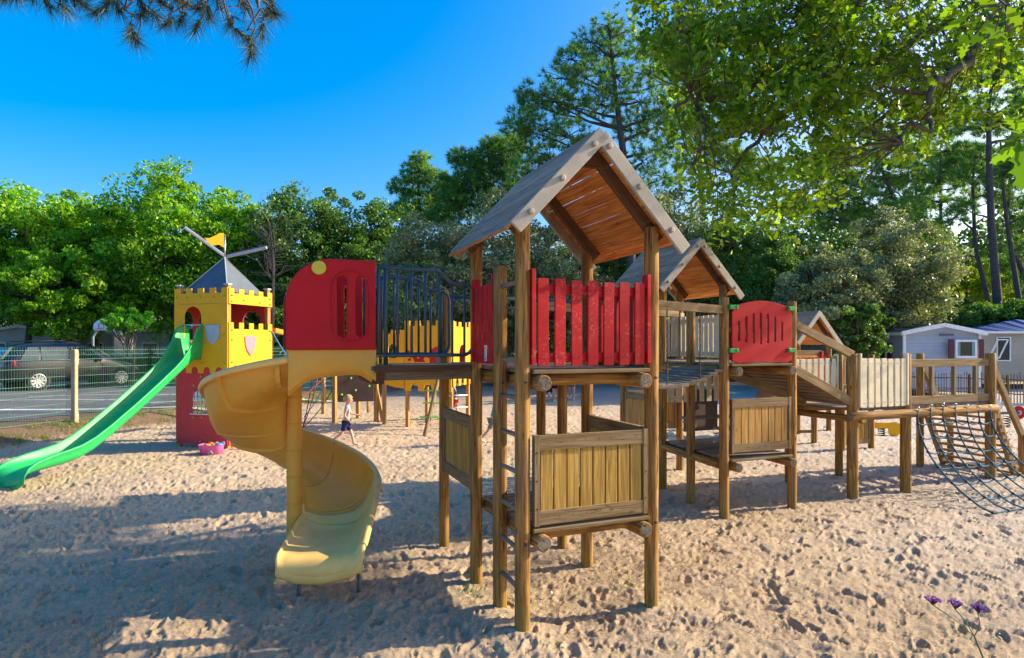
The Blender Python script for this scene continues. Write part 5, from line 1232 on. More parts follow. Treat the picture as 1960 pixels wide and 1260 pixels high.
plate(sr2, 'panel', 'yellow', [(-.45, .02), (.0, .02), (.02, -.10), (.08, -.17), (.2, -.17), (.27, -.08), (.27, .12), (.18, .17), (-.1, .15), (-.45, .17)][::-1], [], at(1700, 822, 14), Vector((1, 0, 0)), Vector((0, -1, 0)), .03)
mb = MB(); p = at(1690, 0, 14); mb.tube([Vector((p.x + .07 * math.cos(k * .8), 14.05 + .07 * math.sin(k * .8), -.05 + k * .006)) for k in range(40)], .012, 6); mb.build('spring', M['dark'], sr2)
# small green slide end and litter bin far behind
gsm = thing('slide_end', (at(704, 0, 19).x, 19, 0), 'green plastic slide trough seen below the hooded slide entrance', 'slide')
secs = []
for k in range(7):
    p = at(704, 0, 19) + Vector((.32 * k / 6 - .25, -.5 + .16 * k, 0)); z = .9 + .28 * k / 6
    secs.append([Vector((p.x + l, p.y, z + h)) for l, h in ((-.3, .22), (-.25, .02), (0, -.02), (.25, .02), (.3, .22), (.27, .22), (.22, .05), (0, .02), (-.22, .05), (-.27, .22))])
mb = MB(); mb.sections(secs); mb.build('trough', M['green'], gsm)
mb = MB(); mb.tube([at(704, 0, 19) * 1 + Vector((0, 0, 0 - at(704, 0, 19).z)), Vector((at(704, 0, 19).x, 19, 1.0))], .04, 8); mb.build('support', M['board_new'], gsm)

# pink tub with toys
tb = Vector((at(405, 0, 11.75).x, 11.75, gz(-5.8, 11.75)))
tub = thing('toy_tub', tuple(tb), 'pink plastic tub with a small front latch beside the red castle base', 'tub')
mb = MB()
def ov(rx, ry, z, cx=0): return [tb + Vector((rx * math.copysign(abs(math.cos(a)) ** .6, math.cos(a)), ry * math.copysign(abs(math.sin(a)) ** .6, math.sin(a)), z)) for a in [6.283 * k / 24 for k in range(24)]]
mb.sections([ov(.19, .13, 0), ov(.215, .15, .16), ov(.23, .165, .19), ov(.235, .17, .195), ov(.215, .15, .185), ov(.19, .13, .03)]); mb.build('tub_body', M['pinkp'], tub)
mb = MB(); mb.tube([tb + Vector((x, -.165, z)) for x, z in ((.02, .04), (.06, .09), (.10, .04))], .01, 6); mb.build('latch', M['grey'], tub)
for (dx, dy, rr, mt, lab, nm) in ((-.06, -.05, .075, 'orange', 'orange toy mould lying on top in the pink tub, front left', 'toy_mould'), (.03, .0, .07, 'orange', 'orange toy bowl in the middle of the pink tub', 'toy_bowl'), (.13, .02, .085, 'blue', 'bright blue toy spade head at the right of the pink tub', 'toy_spade'), (-.13, .05, .05, 'dark', 'dark maroon toy at the left of the pink tub', 'toy_ball')):
    mb = MB(); c = tb + Vector((dx, dy, .175)); mb.ball((0, 0, 0) if False else c, rr, 14, (1, .8, .5)); mb.tube([c + Vector((0, 0, .02)), c + Vector((rr * 1.2, .02, .05))], .014, 8); o = mb.build(nm, M[mt], None, origin=tuple(c)); tag(o, lab, 'toy', 'toys in the pink tub')

# ================================================================== PEOPLE
def skinmat(name, c, r=.55):
    m, t, b = nt(name); tc = t.nodes.new('ShaderNodeTexCoord'); n1 = noise(t, tc.outputs['Object'], 25, 3); t.links.new(ramp(t, n1, [(.3, tuple(x * .9 for x in c)), (.7, c)]), b.inputs['Base Color']); b.inputs['Roughness'].default_value = r
    b.inputs['Subsurface Weight'].default_value = .08; return m
M['skin'] = skinmat('skin', (.66, .36, .24)); 
def cloth(name, c): return paint(name, c, .9, 0, mott=.1, spec=.1, bmp=.3, bscale=90)
def skin_obj(name, verts, edges, radii, mat, parent, off, sub=2, root=0):
    me = bpy.data.meshes.new(name); me.from_pydata([tuple(Vector(v)) for v in verts], edges, []); me.materials.append(mat)
    o = new_obj(name, me, parent); s = o.modifiers.new('skin', 'SKIN'); s.use_smooth_shade = True
    for i, r in enumerate(radii):
        sv_ = me.skin_vertices[0].data[i]; sv_.radius = r if isinstance(r, tuple) else (r, r); sv_.use_root = (i == root)
    q = o.modifiers.new('sub', 'SUBSURF'); q.levels = sub; q.render_levels = sub
    return o
def person(loc, yaw, H, label, legs, arms, shirt, shorts, hair, lean=0, headf=1.0, seated=0, shoes=(.5, .5, .5), longhair=False, group=None):
    """legs: [(swing, knee)] L,R degrees; arms: [(swing, elbow, out)]; local +Y is forward"""
    rt = thing('person', loc, label, 'person', group); rt.rotation_euler = (0, 0, yaw)
    ROOT[rt.name] = Vector((0, 0, 0))
    h = H; hr = .072 * h * headf
    hip = Vector((0, 0, .50 * h - seated)); le = R(lean)
    def sp(d, x=0, f=0): return hip + Vector((x, math.sin(le) * d + f, math.cos(le) * d))
    waist, chest, neck = sp(.10 * h), sp(.235 * h), sp(.325 * h); headb = sp(.36 * h, 0, .008 * h); headc = sp(.41 * h, 0, .012 * h); headt = sp(.46 * h, 0, .004 * h)
    vs = [hip, waist, chest, neck, headb, headc, headt]; ed = [(0, 1), (1, 2), (2, 3), (3, 4), (4, 5), (5, 6)]
    rd = [(.075 * h, .062 * h), (.066 * h, .052 * h), (.08 * h, .056 * h), (.03 * h, .03 * h), (.045 * h * headf, .05 * h * headf), (.062 * h * headf, .072 * h * headf), (.045 * h * headf, .052 * h * headf)]
    def addv(p, parent, r): vs.append(p); rd.append(r); ed.append((parent, len(vs) - 1)); return len(vs) - 1
    J = {}
    for s, (sw, kn) in zip((-1, 1), legs):
        hp = hip + Vector((s * .052 * h, 0, -.02 * h)); a = R(sw); k = hp + Vector((0, math.sin(a), -math.cos(a))) * .235 * h
        b_ = a - R(kn); an = k + Vector((0, math.sin(b_), -math.cos(b_))) * .215 * h; toe = an + Vector((0, math.cos(b_ * .6) * .10 * h, -.025 * h - abs(math.sin(b_)) * .03 * h))
        i = addv(hp, 0, .05 * h); i = addv(k, i, .034 * h); mid = k.lerp(an, .35); i = addv(mid, i, .033 * h); i = addv(an, i, .02 * h); addv(toe, i, .018 * h)
        J['leg', s] = (hp, k, an, toe)
    for s, (sw, el, out) in zip((-1, 1), arms):
        sh = chest + Vector((s * .105 * h, 0, .045 * h)); a = R(sw); e_ = sh + Vector((s * math.sin(R(out)), math.sin(a), -math.cos(a))).normalized() * .165 * h
        b_ = a + R(el); w_ = e_ + Vector((-s * .01, math.sin(b_), -math.cos(b_))).normalized() * .14 * h
        i = addv(sh, 2, .030 * h); i = addv(e_, i, .022 * h); i = addv(w_, i, .014 * h); pdv = (w_ - e_).normalized(); i = addv(w_ + pdv * .04 * h, i, (.017 * h, .01 * h))
        J['arm', s] = (sh, e_, w_, pdv)
    nose = addv(headc + Vector((0, .078 * h * headf, -.006 * h)), 5, .011 * h)
    body = skin_obj('body', vs, ed, rd, M['skin'], rt, None)
    # shirt and shorts
    v2_ = [hip + Vector((0, 0, .015 * h)), waist, chest, neck - (neck - chest) * .25]; e2_ = [(0, 1), (1, 2), (2, 3)]; r2_ = [(.085 * h, .07 * h), (.078 * h, .064 * h), (.088 * h, .066 * h), (.045 * h, .042 * h)]
    for s in (-1, 1):
        sh, e_, w_, _p = J['arm', s]; v2_ += [sh, sh.lerp(e_, .62)]; n_ = len(v2_); e2_ += [(2, n_ - 2), (n_ - 2, n_ - 1)]; r2_ += [.04 * h, .034 * h]
    skin_obj('shirt', v2_, e2_, r2_, cloth('shirt', shirt), rt, None)
    v3_ = [hip + Vector((0, 0, .02 * h))]; e3_ = []; r3_ = [(.086 * h, .07 * h)]
    for s in (-1, 1):
        hp, k, an, toe = J['leg', s]; v3_ += [hp - Vector((0, 0, .01 * h)), hp.lerp(k, .85)]; n_ = len(v3_); e3_ += [(0, n_ - 2), (n_ - 2, n_ - 1)]; r3_ += [.06 * h, .052 * h]
    skin_obj('shorts', v3_, e3_, r3_, cloth('shorts', shorts), rt, None)
    for s in (-1, 1):
        hp, k, an, toe = J['leg', s]; d = (toe - an).normalized(); mb = MB(); mb.tube([an - d * .035 * h, an, an.lerp(toe, .5) - Vector((0, 0, .01 * h)), toe, toe + d * .02 * h], [.016 * h, .026 * h, .024 * h, .021 * h, .010 * h], 10); mb.build('shoe', cloth('shoe', shoes), rt)
        sh, e_, w_, pd_ = J['arm', s]; mb = MB(); side = Vector((0, 1, 0)).cross(pd_); side = (side if side.length > .1 else Vector((1, 0, 0))).normalized(); fwd = pd_.cross(side).normalized()
        pc = w_ + pd_ * .045 * h; mb.ball(pc, .02 * h, 8, (.8, 1, 1.1))
        for k_ in range(4):
            b0 = pc + pd_ * .012 * h + fwd * (.012 - .008 * k_) * h; L_ = (.032, .038, .036, .028)[k_] * h; mb.tube([b0, b0 + pd_ * L_ * .5 - side * s * .003 * h, b0 + pd_ * L_ * .9 - side * s * .012 * h], [.0052 * h, .0048 * h, .0035 * h], 6)
        b0 = pc + fwd * .014 * h - pd_ * .008 * h; mb.tube([b0, b0 + fwd * .014 * h + pd_ * .008 * h, b0 + fwd * .018 * h + pd_ * .022 * h], [.006 * h, .005 * h, .004 * h], 6); mb.build('hand', M['skin'], rt)
        mb = MB(); mb.ball(headc + Vector((s * .064 * h * headf, -.004 * h, -.004 * h)), .014 * h, 8, (.5, 1, 1.3)); mb.build('ear', M['skin'], rt)
        mb = MB(); mb.ball(headc + Vector((s * .026 * h * headf, .064 * h * headf, .008 * h)), .0075 * h, 8); mb.build('eye', M['dark'], rt)
    mb = MB(); mb.ball(headc + Vector((0, .071 * h * headf, -.03 * h)), .014 * h, 8, (1.3, .5, .35)); mb.build('mouth', cloth('lips', (.5, .16, .13)), rt)
    hm_ = cloth('hair', hair); mb = MB(); rsx = np.random.RandomState(int(H * 1000)); c = headc + Vector((0, -.010 * h, .018 * h)); hrx = .074 * h * headf
    vs_, fs_ = [], []; m, n = 10, 18
    for i in range(m + 1):
        t = math.pi * .62 * i / m
        for k_ in range(n):
            a = 6.283 * k_ / n; fr = max(0, math.sin(a)); tt = t * (1 - .36 * fr) if not longhair else t * (1.25 - .6 * fr)
            r_ = hrx * (1 + .05 * rsx.normal()); vs_.append(c + Vector((math.sin(tt) * math.cos(a) * r_ * .97, math.sin(tt) * math.sin(a) * r_ * 1.05, math.cos(tt) * r_ * 1.02)))
    for i in range(m):
        for k_ in range(n): q = (k_ + 1) % n; fs_.append((i * n + k_, (i + 1) * n + k_, (i + 1) * n + q, i * n + q))
    mb.add(vs_, fs_, None, True); ho = mb.build('hair', hm_, rt); so = ho.modifiers.new('s', 'SOLIDIFY'); so.thickness = .008
    return rt
p = at(663, 0, 12.7); person((p.x, 12.7, gz(p.x, 12.7) + .0), R(-80), 1.06, 'small blond boy in grey t-shirt and navy shorts walking across the sand', [(22, 8), (-22, 32)], [(22, 55, 8), (-15, 55, 8)], (.40, .41, .44), (.03, .035, .12), (.42, .27, .12), 4, 1.12, .012, (.55, .5, .45))
p = at(943, 0, 13.0); person((p.x, 13.0, gz(p.x, 13.0)), R(-70), 1.10, 'child in turquoise t-shirt and grey shorts leaning, seen between the ladder posts', [(30, 20), (-28, 18)], [(-20, 30, 12), (-32, 25, 12)], (.02, .35, .45), (.22, .2, .18), (.2, .12, .06), 22, 1.1, .03)
p = at(1064, 0, 22.3); person((p.x, 22.3, 0), R(160), 1.66, 'adult standing in bright blue top and dark shorts seen under the near tower deck', [(4, 2), (-6, 4)], [(8, 15, 5), (-4, 10, 5)], (.02, .32, .55), (.02, .02, .03), (.08, .05, .03), 2, .95, 0, longhair=True)
p = at(1052, 0, 23.2); person((p.x, 23.2, 0), R(190), 1.6, 'adult in pink top and dark trousers, left of the blue topped adult', [(60, 75), (55, 70)], [(30, 50, 5), (30, 50, 5)], (.35, .2, .25), (.03, .03, .05), (.1, .06, .04), 15, .95, .32, longhair=True)
p = at(1094, 0, 23.6); person((p.x, 23.6, 0), R(170), 1.6, 'adult in dark blue top, right of the others under the near tower deck', [(5, 4), (-5, 4)], [(20, 40, 5), (10, 30, 5)], (.03, .06, .35), (.25, .12, .12), (.05, .03, .02), 10, .95, .0)
p = at(871, 0, 17.5); person((p.x, 17.5, 0), R(100), 1.05, 'child in dark grey top standing beside the orange castle legs', [(15, 10), (-12, 10)], [(30, 30, 8), (-10, 20, 8)], (.10, .10, .12), (.35, .06, .07), (.12, .07, .04), 5, 1.1, 0)

# ================================================================== TREES
G_L = 'broadleaf trees along the left background'
broadleaf(-95, 34, 355, 640, 4.6, M['oakfar'], 'green oak at the far left edge behind the cars', group=G_L, seed=20, nclump=190)
broadleaf(50, 36, 358, 610, 4.4, M['oakfar'], 'bright green oak above the dark car, leftmost full crown', group=G_L, seed=1, nclump=250)
broadleaf(190, 38, 378, 610, 4.3, M['oakfar'], 'bright green oak above the basketball hoop', group=G_L, seed=2, nclump=230)
broadleaf(335, 35.5, 312, 650, 4.2, M['oakfar'], 'tallest bright green oak on the left, rising behind the castle flag', group=G_L, seed=3, nclump=280)
broadleaf(455, 38, 372, 650, 3.6, M['oakfar'], 'green oak just right of the castle roof', group=G_L, seed=4, nclump=220)
broadleaf(120, 33, 470, 650, 3.6, M['oakfar'], 'lower oak crown overhanging the dark car', group=G_L, seed=14, nclump=180)
broadleaf(575, 37, 352, 680, 3.8, M['holm'], 'dark green holm oak above the red slide hood', group=G_L, seed=5, nclump=260, leaf=.19)
broadleaf(672, 38, 368, 680, 3.6, M['holm'], 'dark green holm oak behind the dark railings', group=G_L, seed=6, nclump=250, leaf=.19)
broadleaf(745, 40, 385, 680, 3.2, M['holm'], 'dark holm oak between the railings and the grey green trees', group=G_L, seed=7, nclump=200, leaf=.19)
broadleaf(485, 33, 560, 680, 2.6, M['holm'], 'low dark bush between castle and yellow slide', name='shrub', cat='shrub', seed=8, nclump=120, leaf=.16)
G_M = 'grey green trees behind the towers'
broadleaf(840, 30, 398, 700, 2.9, M['greyleaf'], 'grey green tree left of the nearest tower', group=G_M, seed=31, nclump=230, leaf=.15)
broadleaf(950, 31, 378, 700, 3.0, M['greyleaf'], 'grey green tree behind the left posts of the nearest tower', group=G_M, seed=32, nclump=230, leaf=.15)
broadleaf(1065, 31, 420, 700, 3.0, M['greyleaf'], 'grey green tree seen under the nearest tower roof', group=G_M, seed=33, nclump=210, leaf=.15)
broadleaf(1180, 33, 400, 700, 3.0, M['holm'], 'dark tree behind the red pickets of the nearest tower', group=G_M, seed=34, nclump=180, leaf=.17)
broadleaf(1290, 34, 330, 690, 3.2, M['greyleaf'], 'tall grey green tree behind the second tower roof', group=G_M, seed=35, nclump=230, leaf=.16)
broadleaf(1400, 33, 400, 690, 3.0, M['holm'], 'dark green tree behind the red slotted panel', group=G_M, seed=36, nclump=220, leaf=.17)
G_R = 'grey green holm oaks on the right'
broadleaf(1588, 25, 455, 690, 2.0, M['greyleaf'], 'rounded grey green holm oak beside the small far tower', group=G_R, seed=41, nclump=260, leaf=.12)
broadleaf(1712, 27, 408, 660, 2.5, M['greyleaf'], 'larger grey green holm oak beside the mobile homes', group=G_R, seed=42, nclump=300, leaf=.13)
broadleaf(1500, 30, 440, 690, 2.6, M['holm'], 'dark holm oak behind the second tower posts', group=G_R, seed=43, nclump=200, leaf=.15)
broadleaf(1640, 24, 570, 700, 1.3, M['holm'], 'low dark bush below the right holm oaks', name='shrub', cat='shrub', seed=44, nclump=110, leaf=.12)
broadleaf(1845, 40, 500, 640, 2.6, M['yleaf'], 'glowing yellow green shrub between the leaning pine trunks', name='shrub', cat='shrub', seed=45, nclump=150, leaf=.2)
broadleaf(1870, 34, 575, 660, 3.0, M['holm'], 'dark green bush behind the mobile home roofs', name='shrub', cat='shrub', seed=46, nclump=170, leaf=.18)
broadleaf(2010, 33, 560, 660, 3.0, M['holm'], 'dark green bush at the right edge above the blue roof', name='shrub', cat='shrub', seed=47, nclump=150, leaf=.18)
# young tree by the hedge
broadleaf(243, 24, 586, 642, .85, M['young'], 'small young tree with bright feathery leaves beside the basketball hoop', name='young_tree', seed=50, nclump=60, per=60, leaf=.16, trunk_r=.05, fill=.1)
st_ = thing('tree_stake', (at(256, 0, 24).x, 24, .3), 'wooden stake beside the small young tree', 'stake'); mb = MB(); q = at(256, 0, 24); mb.log((q.x, 24, .1), (q.x + .03, 24, 2.15), .035, 8); mb.build('shaft', M['frame'], st_)
# hedges and far wood
def mass(name, x0, x1, y0, y1, z0, z1, n, leaf, mat, seed, label=None, cat=None, kind=None, hv=.3):
    rs = np.random.RandomState(seed); X = rs.uniform(x0, x1, n); Y = rs.uniform(y0, y1, n)
    top = z0 + (z1 - z0) * (1 - hv + hv * 2 * (vnoise(X * .35, Y * .35, seed) * .6 + vnoise(X * 1.1, Y * 1.1, seed + 1) * .4 - .3)); Zp = z0 + (top - z0) * rs.uniform(0, 1, n) ** .8
    vs, fs = leaf_cloud(np.stack([X, Y, Zp], 1), leaf, rs, .3); o = np_mesh(name, vs, fs, mat); tag(o, label, cat, kind=kind); return o
mass('hedge', -26, -8.5, 30.2, 31.4, .3, 1.7, 26000, .15, M['holm'], 60, 'clipped green hedge behind the car park', 'hedge')
mass('undergrowth', -8.5, 17, 35, 37, .0, 1.9, 26000, .2, M['holm'], 61, kind='stuff')
mass('far_wood', -75, 12, 52, 60, .0, 11.5, 60000, .55, M['holm'], 62, kind='stuff', hv=.25)
mass('far_wood', 12, 90, 60, 70, .0, 17.5, 80000, .6, M['holm'], 63, kind='stuff', hv=.35)
# pines
pine(800, 45, 'slim pine poking above the trees left of the nearest tower', [(800, 330, 0, 1.3), (775, 360, .5, 1.3), (830, 345, -.5, 1.2), (845, 375, .5, 1.2), (800, 390, 0, 1.5), (770, 410, -.5, 1.3), (835, 415, .4, 1.4), (805, 305, 0, .8)], [(800, 640), (802, 480), (800, 400), (803, 300)], .2, 1, tufts=46)
pine(935, 42, 'pine with a ragged top just left of the nearest tower roof', [(935, 300, 0, 1.4), (900, 320, .5, 1.4), (970, 290, -.5, 1.3), (980, 330, .5, 1.4), (890, 355, 0, 1.4), (930, 345, .5, 1.5), (1000, 370, 0, 1.5), (945, 275, 0, .9), (985, 270, .3, .8), (880, 300, 0, .9), (870, 385, 0, 1.3), (905, 395, .4, 1.4), (855, 415, 0, 1.3), (950, 390, 0, 1.5), (860, 355, .3, 1.1)], [(950, 640), (945, 480), (938, 380), (935, 280)], .24, 2, tufts=46)
pine(1180, 30, 'largest pine crown rising above the nearest tower roof',
     [(1165, 50, 0, .9), (1200, 60, .5, .9), (1130, 80, 0, 1.0), (1215, 95, -.5, 1.0), (1160, 105, .6, 1.1), (1095, 115, 0, 1.1), (1075, 150, .6, 1.1), (1120, 150, -.6, 1.2), (1180, 150, 0, 1.1), (1230, 140, .5, 1.0), (1060, 195, 0, 1.1), (1020, 200, .5, 1.0), (1000, 225, -.3, .9), (1100, 205, .7, 1.2), (1150, 200, 0, 1.1), (1225, 195, 0, 1.2), (1270, 160, .4, 1.0), (1040, 250, 0, 1.2), (1090, 260, -.6, 1.2), (1210, 250, .6, 1.2), (1260, 240, 0, 1.2), (1015, 175, -.5, .8), (1130, 290, 0, 1.1), (1050, 300, .4, 1.1), (1230, 310, 0, 1.2), (1005, 280, .6, .9), (1290, 280, 0, 1.1), (1270, 340, .5, 1.1), (1300, 200, 0, 1.0), (1010, 330, 0, 1.2), (1040, 360, .5, 1.3), (1160, 350, 0, 1.3), (1200, 370, .4, 1.3), (985, 250, 0, .9)],
     [(1215, 650), (1205, 400), (1190, 270), (1178, 180), (1165, 40)], .26, 3, tufts=34, L=.36, wd=.014)
pine(1330, 36, 'pine behind the oak leaves right of the largest pine', [(1320, 120, 0, 1.4), (1290, 110, .5, 1.1), (1350, 90, 0, 1.3), (1330, 180, .5, 1.5), (1380, 160, 0, 1.4), (1300, 240, 0, 1.4), (1370, 240, .6, 1.5), (1340, 300, 0, 1.5), (1400, 300, .4, 1.4), (1430, 220, 0, 1.4), (1280, 90, 0, .9), (1460, 330, 0, 1.5)], [(1350, 650), (1345, 400), (1335, 250), (1330, 100)], .24, 4, tufts=34)
G5 = 'tall pine trunks on the right'
pine(1725, 37, 'curved pine trunk above the larger holm oak', [(1650, 330, 0, 1.2), (1690, 290, .5, 1.3), (1620, 370, -.4, 1.1), (1600, 420, .4, 1.1), (1740, 330, 0, 1.2), (1660, 400, .4, 1.2), (1590, 340, 0, 1.2), (1730, 400, -.3, 1.0), (1550, 390, 0, 1.2)], [(1740, 700), (1728, 450), (1712, 380), (1690, 330), (1660, 290)], .19, 5, group=G5, rsc=1.22, tufts=30)
pine(1803, 40, 'thin upright pine trunk left of the tallest trunk', [(1790, 340, 0, 1.1), (1830, 320, .4, 1.1), (1770, 380, 0, 1.1), (1835, 385, .4, 1.0), (1760, 430, 0, 1.0), (1810, 290, 0, 1.2), (1785, 460, 0, .7), (1850, 300, .3, 1.1)], [(1804, 680), (1802, 500), (1800, 350), (1800, 280)], .15, 6, group=G5, rsc=1.22, tufts=28)
pine(1905, 34, 'tallest and thickest straight pine trunk on the right', [(1900, 130, 0, 1.1), (1850, 160, .4, 1.0), (1940, 150, -.4, 1.1), (1870, 210, 0, .8), (1930, 230, .4, .9), (1880, 110, 0, .8), (1960, 190, 0, 1.0), (1840, 240, .3, .8), (1955, 110, .3, 1.0), (1990, 250, .2, 1.1), (1960, 320, .3, .8), (1850, 400, 0, .6)], [(1922, 690), (1908, 560), (1897, 420), (1893, 300), (1892, 200), (1905, 130)], .26, 7, group=G5, rsc=1.22, tufts=30)
pine(1885, 37, 'leaning pine trunk crossing left of the thickest trunk', [(1850, 340, 0, 1.0), (1880, 300, .4, 1.0), (1825, 420, 0, .7), (1900, 370, 0, .8)], [(1918, 680), (1888, 560), (1866, 470), (1862, 350), (1866, 300)], .18, 8, group=G5, rsc=1.22, tufts=28)
pine(1950, 35, 'double pine trunks at the right edge', [(1930, 330, 0, 1.0), (1975, 300, .5, 1.2), (1990, 400, 0, 1.2), (1940, 430, .4, .7), (1960, 470, .4, .8)], [(1975, 690), (1945, 540), (1928, 430), (1918, 340), (1915, 270)], .17, 9, group=G5, rsc=1.22, tufts=30)
pine(2000, 38, 'far right pine mostly outside the picture', [(2000, 200, 0, 1.6), (2040, 300, 0, 1.8), (1990, 480, .5, 1.2), (1960, 540, .5, 1.1), (2020, 420, 0, 1.6)], [(2030, 690), (1975, 560), (1935, 470), (1930, 400), (1940, 200)], .2, 10, group=G5, rsc=1.22, tufts=30)
lt = thing('leaning_trunk', (at(1812, 620, 30.5).x + .3, 38, 0), 'short leaning dark trunk rising behind the pale mobile home roof', 'tree trunk'); mb = MB(); a = at(1822, 640, 38); a.z = -.2; mb.tube([a + Vector((.6, 0, 0)), at(1800, 590, 38), at(1782, 545, 38), at(1768, 500, 38)], [.33, .3, .26, .2], 10); mb.build('trunk', M['barkpine'], lt)
pine(1760, 46, 'dense pine crowns filling the gap between the right trunks', [(x, y, dy, 1.5) for x, y, dy in ((1650, 420, 0), (1600, 300, 1), (1700, 360, -1), (1750, 300, 1), (1740, 400, 0), (1790, 350, 1), (1840, 300, 0), (1880, 340, -1), (1770, 450, 0), (1930, 300, 1), (1560, 330, 0), (1520, 400, 1), (1940, 380, 0), (1800, 250, 0), (1700, 260, 1), (1900, 240, 0), (1640, 240, 0), (1950, 500, 1), (1900, 520, 1), (1980, 440, 0))], [(1765, 660), (1762, 500), (1755, 400), (1750, 300)], .22, 15, group=G5, tufts=30, L=.5, wd=.024)
# bare little tree
bt = thing('bare_tree', (at(522, 0, 26).x, 26, .2), 'thin bare tree with twiggy branches right of the castle tower', 'tree'); mb = MB(); rs = np.random.RandomState(9)
tr_ = [at(520, 700, 26), at(523, 600, 26), at(524, 500, 26), at(518, 440, 26)]; tr_[0].z = .1; mb.tube(tr_, [.07, .06, .05, .02], 8)
for i in range(46):
    s = tr_[1].lerp(tr_[3], rs.uniform(.35, 1)); e_ = s + Vector((rs.normal() * .8, rs.normal() * .8, rs.uniform(.2, 1.5))); limb(mb, s, e_, .018, .005, rs, 5, .35, 4)
    if i % 2: s2_ = s.lerp(e_, .6); limb(mb, s2_, s2_ + Vector((rs.normal() * .5, rs.normal() * .4, rs.uniform(.0, .7))), .009, .004, rs, 4, .3, 4)
mb.build('branches', M['deck'], bt, recalc=False)
# ------------------------------------------------------------------ overhanging oak, trunk outside the frame on the right
OAKLEAF = [(-.5, 0, 0), (-.34, -.09, .02), (-.27, -.2, .04), (-.12, -.11, .02), (-.02, -.27, .05), (.12, -.13, .02), (.25, -.25, .05), (.36, -.11, .02), (.5, 0, 0), (.36, .11, .02), (.25, .25, .05), (.12, .13, .02), (-.02, .27, .05), (-.12, .11, .02), (-.27, .2, .04), (-.34, .09, .02)]
def lobed(n=22):
    up = []
    for i in range(1, n):
        t = i / n; w_ = .27 * math.sin(math.pi * t ** .8) ** .7 * (.72 + .28 * math.cos(2 * math.pi * (t * 4.2 + .45))); up.append((-.5 + t + .03 * math.sin(2 * math.pi * t * 4.2), w_, .22 * w_ - .25 * (t - .5) ** 2))
    return [(-.5, 0, -.06)] + [(x, -y, z) for x, y, z in up] + [(.5, 0, -.08)] + up[::-1]
NEARLEAF = lobed()
ok = thing('oak_tree', (11.2, 11.4, 0), 'large overhanging oak whose leafy branches fill the top right corner', 'tree')
rs = np.random.RandomState(77)
poly = [(1235, -60), (1250, 40), (1235, 110), (1300, 160), (1250, 185), (1290, 240), (1330, 270), (1310, 330), (1345, 370), (1345, 420), (1395, 455), (1450, 455), (1530, 430), (1540, 390), (1590, 380), (1655, 355), (1590, 320), (1700, 300), (1790, 300), (1810, 240), (1895, 235), (1900, 180), (1860, 130), (1915, 90), (2050, 60), (2050, -60)]
def inpoly(x, y):
    c = False; j = len(poly) - 1
    for i in range(len(poly)):
        xi, yi = poly[i]; xj, yj = poly[j]
        if (yi > y) != (yj > y) and x < (xj - xi) * (y - yi) / (yj - yi) + xi: c = not c
        j = i
    return c
mbO = MB(); Yt = 8.5
mbO.tube([Vector((11.2, 11.4, -.3)), Vector((11.1, 11.3, 2)), Vector((10.6, 10.4, 4.5)), Vector((9.8, 9.4, 7)), Vector((9.0, 9, 10))], [.32, .27, .24, .18, .12], 12)
spine = []
boughs = [[(1990, 20, 8.5), (1800, 60, 8.6), (1600, 150, 8.8), (1480, 240, 9), (1400, 330, 9.2), (1395, 430, 9.3)], [(2000, -50, 8), (1780, -30, 8), (1560, 10, 8.2), (1400, 60, 8.4), (1290, 60, 8.6)],
          [(1990, 20, 8.5), (1850, 110, 9.4), (1720, 200, 9.8), (1600, 290, 10), (1520, 380, 10)], [(1990, 10, 8.2), (1880, 80, 7.6), (1800, 160, 7.2), (1770, 240, 7.2), (1700, 280, 7.3)],
          [(1600, 150, 8.8), (1450, 160, 8.2), (1340, 190, 8), (1290, 220, 7.9)], [(1480, 240, 9), (1400, 250, 9.6), (1330, 300, 10), (1330, 350, 10.2)]]
for b in boughs:
    pts = [at(*q) for q in b]
    if b[0][0] > 1900: pts = [Vector((10.1, 9.8, 6.0))] + pts
    fine_ = []
    for i in range(len(pts) - 1):
        for k in range(5): fine_.append(pts[i].lerp(pts[i + 1], k / 5) + Vector(rs.normal(size=3) * .05))
    n_ = len(fine_); mbO.tube(fine_, [.07 * (1 - .85 * i / n_) + .006 for i in range(n_)], 7); spine += fine_
sps = np.array([list(s) for s in spine])
cl = []; tries = 0
while len(cl) < 660:
    x = rs.uniform(1230, 2050); y = rs.uniform(-60, 460)
    if not inpoly(x, y): continue
    if y > 240 and rs.rand() < .5: continue
    if x > 1650 and rs.rand() < .35: continue
    Y = rs.uniform(7.2, 10.8); cl.append(np.array(at(x, y, Y)))
for _ in range(60):                                       # crown above the frame
    cl.append(np.array((rs.uniform(3, 13), rs.uniform(6.5, 12), rs.uniform(7.5, 10.5))))
for _ in range(125):  # unseen clusters added to shade the left sand, gap keeps one patch sunlit
    q = np.array((10.7, 8.9, 7.0)) + rs.normal(size=3) * np.array((1.3, .8, .55)); sx_ = q[0] - q[2] * sv.x / sv.z; sy_ = q[1] - q[2] * sv.y / sv.z
    if not (-3.2 < sx_ < -1.7 and 4.1 < sy_ < 5.0): cl.append(q)

for (x, y, Y) in ((1225, 4, 8), (1925, 100, 8.2), (1950, 60, 8)): cl.append(np.array(at(x, y, Y)))
LP_, LC = [], []
for c in cl:
    d = np.linalg.norm(sps - c, axis=1); s = sps[d.argmin()]
    if rs.rand() < .75 or d.min() < .8: limb(mbO, s, c, .012, .004, rs, 5, .25, 4)
    m = rs.randint(22, 40); p = rs.normal(size=(m, 3)) * np.array([.15, .15, .10]); LP_.append(c + p)
pts = np.concatenate(LP_)
vs, fs = leaf_cloud(pts, .115, rs, .55, shape=OAKLEAF)
np_mesh('crown', vs, fs, M['oak'], ok, origin=(11.2, 11.4, 0)); mbO.build('trunk', M['bark'], ok, recalc=False)
